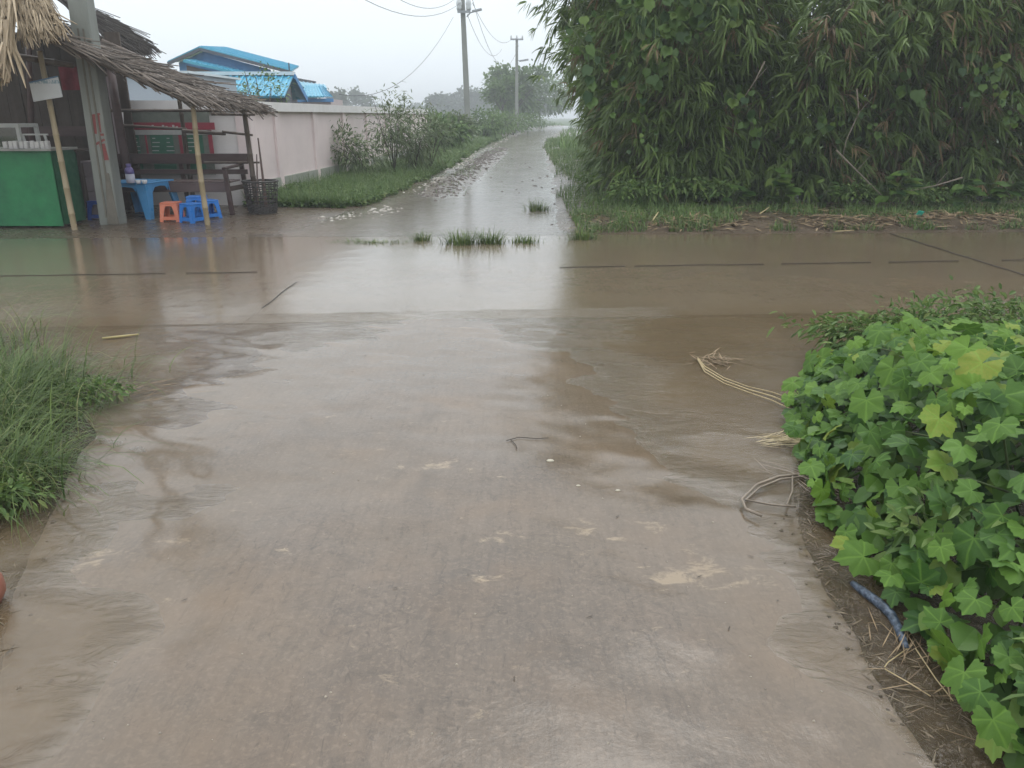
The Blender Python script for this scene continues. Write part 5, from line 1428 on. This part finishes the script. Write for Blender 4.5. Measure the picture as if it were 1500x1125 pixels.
# ------------------------------------------------------------------ things on the ground
def on(px, py, dz=.012):
    p = G(px, py); z = float(H_near(np.array([p.x]), np.array([p.y]))[0]); p.z = max(z, 0) + dz; return p
def line_on(pxs, dz=.012): return [on(a, b, dz) for a, b in pxs]
m = MB(); m.tube(line_on([(150, 498), (176, 495.5), (204, 492)], .012), [.008, .010, .006], 6)
tag(m.build('yellow_stick', M('yellow cane', (.40, .33, .15), (.32, .26, .12), 20, .4), None, True), 'yellow cane stick floating in the brown water at the left', 'stick')
# hose
m_hose = NT('hose'); v_ = m_hose.noise(70, 3, .6, (1, 1, 1)); cc = m_hose.mix(m_hose.ramp(v_, .42, .6), (.022, .034, .055), (.11, .14, .19)); m_hose = m_hose.done(m_hose.pbsdf(cc, .35))
ps = line_on([(1248, 858), (1262, 869), (1285, 886), (1305, 905), (1316, 926), (1327, 955)], .011)
m = MB(); m.tube(ps, [.010, .014, .016, .015, .013, .009], 10)
tag(m.build('hose', m_hose, None, True), 'short piece of speckled dark blue hose lying under the vine', 'hose')
# floating stalk
b = on(1045, 545); t = thing('straw_stalk', 'long pale uprooted stalk drifting in the brown water', 'stalk', b)
for off, r_ in ((0, .0042), (4, .003), (-4, .003)):
    m = MB(); m.tube(line_on([(1022, 528 + off * .4), (1032, 543 + off), (1060, 560 + off), (1095, 573 + off), (1130, 583 + off * 1.5), (1162, 596 + off * 2)], .012), r_, 5); m.build('stalk', m_straw, t, True)
n = 70; c = on(1050, 530); p = np.stack([c.x + rng.normal(0, .07, n), c.y + rng.normal(0, .06, n), np.full(n, .012)], 1); a = rng.uniform(0, 6.28, n)
foliage_obj('root_tuft', leaves(T_LANCE, p, np.stack([np.cos(a), np.sin(a), rng.normal(0, .15, n)], 1), norm(UP + rand_unit(n) * .3), rng.uniform(.05, .14, n), .007, 0), m_litter, t)
c = on(1155, 588); foliage_obj('yellow_leaf', leaves(T_OVAL, np.array([[c.x - .03, c.y, .02]]), np.array([[1, -.25, .05]]), np.array([[0, 0, 1.0]]), .09, .03, 0), M('yellow leaf', (.6, .55, .16), (.5, .46, .12), 9, .5), t, None)
def wisp(name, label, px, py, n, sx, sy, ang, L, mat=m_straw, cat='dry grass', w=.0038, dz=.01):
    c = on(px, py); t = thing(name, label, cat, c)
    x = c.x + rng.normal(0, sx, n); y = c.y + rng.normal(0, sy, n); z = np.maximum(H_near(x, y), 0) + dz + rng.random(n) * .012
    a = rng.normal(ang, .3, n)
    foliage_obj('strands', leaves(T_LANCE, np.stack([x, y, z], 1), np.stack([np.cos(a), np.sin(a), rng.normal(0, .05, n)], 1), norm(UP + rand_unit(n) * .3), rng.uniform(L * .4, L, n), w, .02), mat, t)
wisp('dry_grass_wisp', 'pale heap of dry fibres in the water left of the vine', 1135, 650, 110, .07, .035, .25, .22)
wisp('dry_grass_wisp', 'grey tangle of dry stalks at the water edge below the pale heap', 1170, 690, 90, .10, .06, -.6, .25, m_twig)
wisp('dry_grass_wisp', 'dead stalks lying on the mud below the hose', 1330, 965, 26, .06, .05, .9, .2, m_litter, w=.0035)
wisp('dry_grass_wisp', 'dead grass on the mud near the lower right corner', 1420, 1020, 45, .10, .08, .5, .2, m_litter, w=.0035)
wisp('dry_grass_wisp', 'thin dry straws lying beside the left grass clump', 185, 575, 40, .14, .12, .7, .22, m_litter)
m = MB()
m.tube(line_on([(1180, 700), (1140, 704), (1108, 716), (1086, 738), (1092, 752), (1115, 762)], .02), .006, 6)
m.tube(line_on([(1178, 703), (1142, 708), (1112, 720), (1092, 738), (1130, 745), (1165, 748)], .018), .0045, 6)
m.tube(line_on([(1160, 702), (1160, 725), (1152, 745)], .018), .004, 5)
tag(m.build('dry_vine_loop', m_twig, None, True), 'looped bare vine stem lying at the right edge of the drive', 'vine stem')
for (q, lab) in (([(1335, 950), (1300, 975), (1295, 982)], 'thin straw pointing left below the hose'), ([(1340, 955), (1370, 1000), (1395, 1032)], 'long dry straw running right and down below the hose'), ([(1295, 985), (1330, 1005), (1362, 1025)], 'stout dry stem on the mud at the lower right')):
    m = MB(); m.tube(line_on(q, .012), .0018, 5); tag(m.build('dry_straw', m_straw, None, True), lab, 'straw', 'straws lying below the hose')
m = MB(); m.tube(line_on([(742, 650), (760, 644), (785, 646), (803, 645)], .006), .002, 5); m.tube(line_on([(748, 648), (756, 657), (757, 662)], .006), .0018, 5)
tag(m.build('dark_twig', m_bark, None, True), 'small dark forked twig on the wet concrete', 'twig')
for px, py, s, lab in ((806, 681, .013, 'pale pebble alone in the middle of the drive'), (905, 721, .008, 'small white chip on the right of the drive'), (847, 716, .007, 'white chip left of the other pale chips')):
    p = on(px, py, 0); m = MB(); m.lathe((0, 0, 0), [(.8 * s, -.003), (s, .25 * s), (.75 * s, .55 * s), (.2 * s, .65 * s)], 9); o = m.build('pebble', M('pale pebble', (.50, .46, .36), (.42, .38, .30), 20, .5), None, True)
    o.location = p; o.scale = (1.4, .8, 1); tag(o, lab, 'pebble', 'pale chips on the drive')
# loose grit
n = 230; x = rng.uniform(-2.2, 2.2, n); y = 1.5 + rng.random(n) ** 1.3 * 5; h = H_near(x, y); k = (h > -.002) & (x > dl(y)) & (x < dr(y)); x, y, h = x[k], y[k], h[k]
stones('grit', x, y, h + .001, rng.uniform(.0015, .005, len(x)), m_grit, 'pale grit scattered on the wet drive')
n = 90; x = rng.uniform(-2.2, 1.8, n); y = 1.5 + rng.random(n) * 8; z = np.maximum(np.where(y < near_edge(x), H_near(x, y), 0), 0) + .004; a = rng.uniform(0, 6.28, n)
tag(foliage_obj('dark_debris', leaves(T_LANCE, np.stack([x, y, z], 1), np.stack([np.cos(a), np.sin(a), 0 * a], 1), norm(UP + rand_unit(n) * .2), rng.uniform(.008, .04, n), .004, 0), m_bark), 'bits of dark leaf and bark on the wet concrete')
# green scrap, unidentified reddish stone, pale leaf strips at the far edge
p = G(1345, 328); o = MB().box((0, 0, .04), (.10, .012, .08), (.5, .2, .3)).build('plastic_scrap', M('teal plastic', (.03, .42, .30), (.025, .36, .26), 8, .3), None); o.location = (p.x, p.y, H0(p.x, p.y) + .01)
tag(o, 'small torn teal plastic scrap on the roadside grass', 'litter')
for px, py, rz, lab in ((1119, 322, .6, 'pale dry leaf standing in the litter at the hedge foot'), (1237, 342, 0, 'pale stick lying on the far road edge'), (960, 332, .9, 'whitish leaf scrap on the litter near the hedge corner')):
    p = G(px, py); o = MB().bar((-.13, 0, .02), (.13, .02, .03), .03, .008, w2=.01).build('pale_leaf', m_straw, None); o.location = (p.x, p.y, max(0, H0(p.x, p.y)) + .01); o.rotation_euler[2] = rz; o.rotation_euler[1] = -rz * .5
    tag(o, lab, 'leaf', 'pale scraps along the far road edge')
p = on(-30, 890, 0); s = .075; m = MB(); m.lathe((0, 0, 0), [(.7 * s, -.01), (s, .5 * s), (.95 * s, 1.1 * s), (.6 * s, 1.6 * s), (.15 * s, 1.75 * s)], 14)
o = m.build('red_lump', M('reddish stone', (.26, .10, .065), (.2, .075, .05), 12, .5, .2), None, True); o.location = p; o.scale = (1.0, 1.3, 1)  # unidentified brown shape; the smooth rounded body is a stand-in
tag(o, 'unidentified smooth reddish brown stone at the left edge of the drive', 'lump')

# ------------------------------------------------------------------ rain haze
hz = MB().span((-615, -615, -1.4), (615, 615, 14.0)).build('haze', None)
hm = bpy.data.materials.new('haze'); hm.use_nodes = True; hm.node_tree.nodes.clear()
ho = hm.node_tree.nodes.new('ShaderNodeOutputMaterial'); hv = hm.node_tree.nodes.new('ShaderNodeVolumePrincipled')
hv.inputs['Color'].default_value = (.93, .96, 1.0, 1); hv.inputs['Density'].default_value = .0029
hm.node_tree.links.new(hv.outputs[0], ho.inputs['Volume'])
hz.data.materials.append(hm); hz['kind'] = 'stuff'
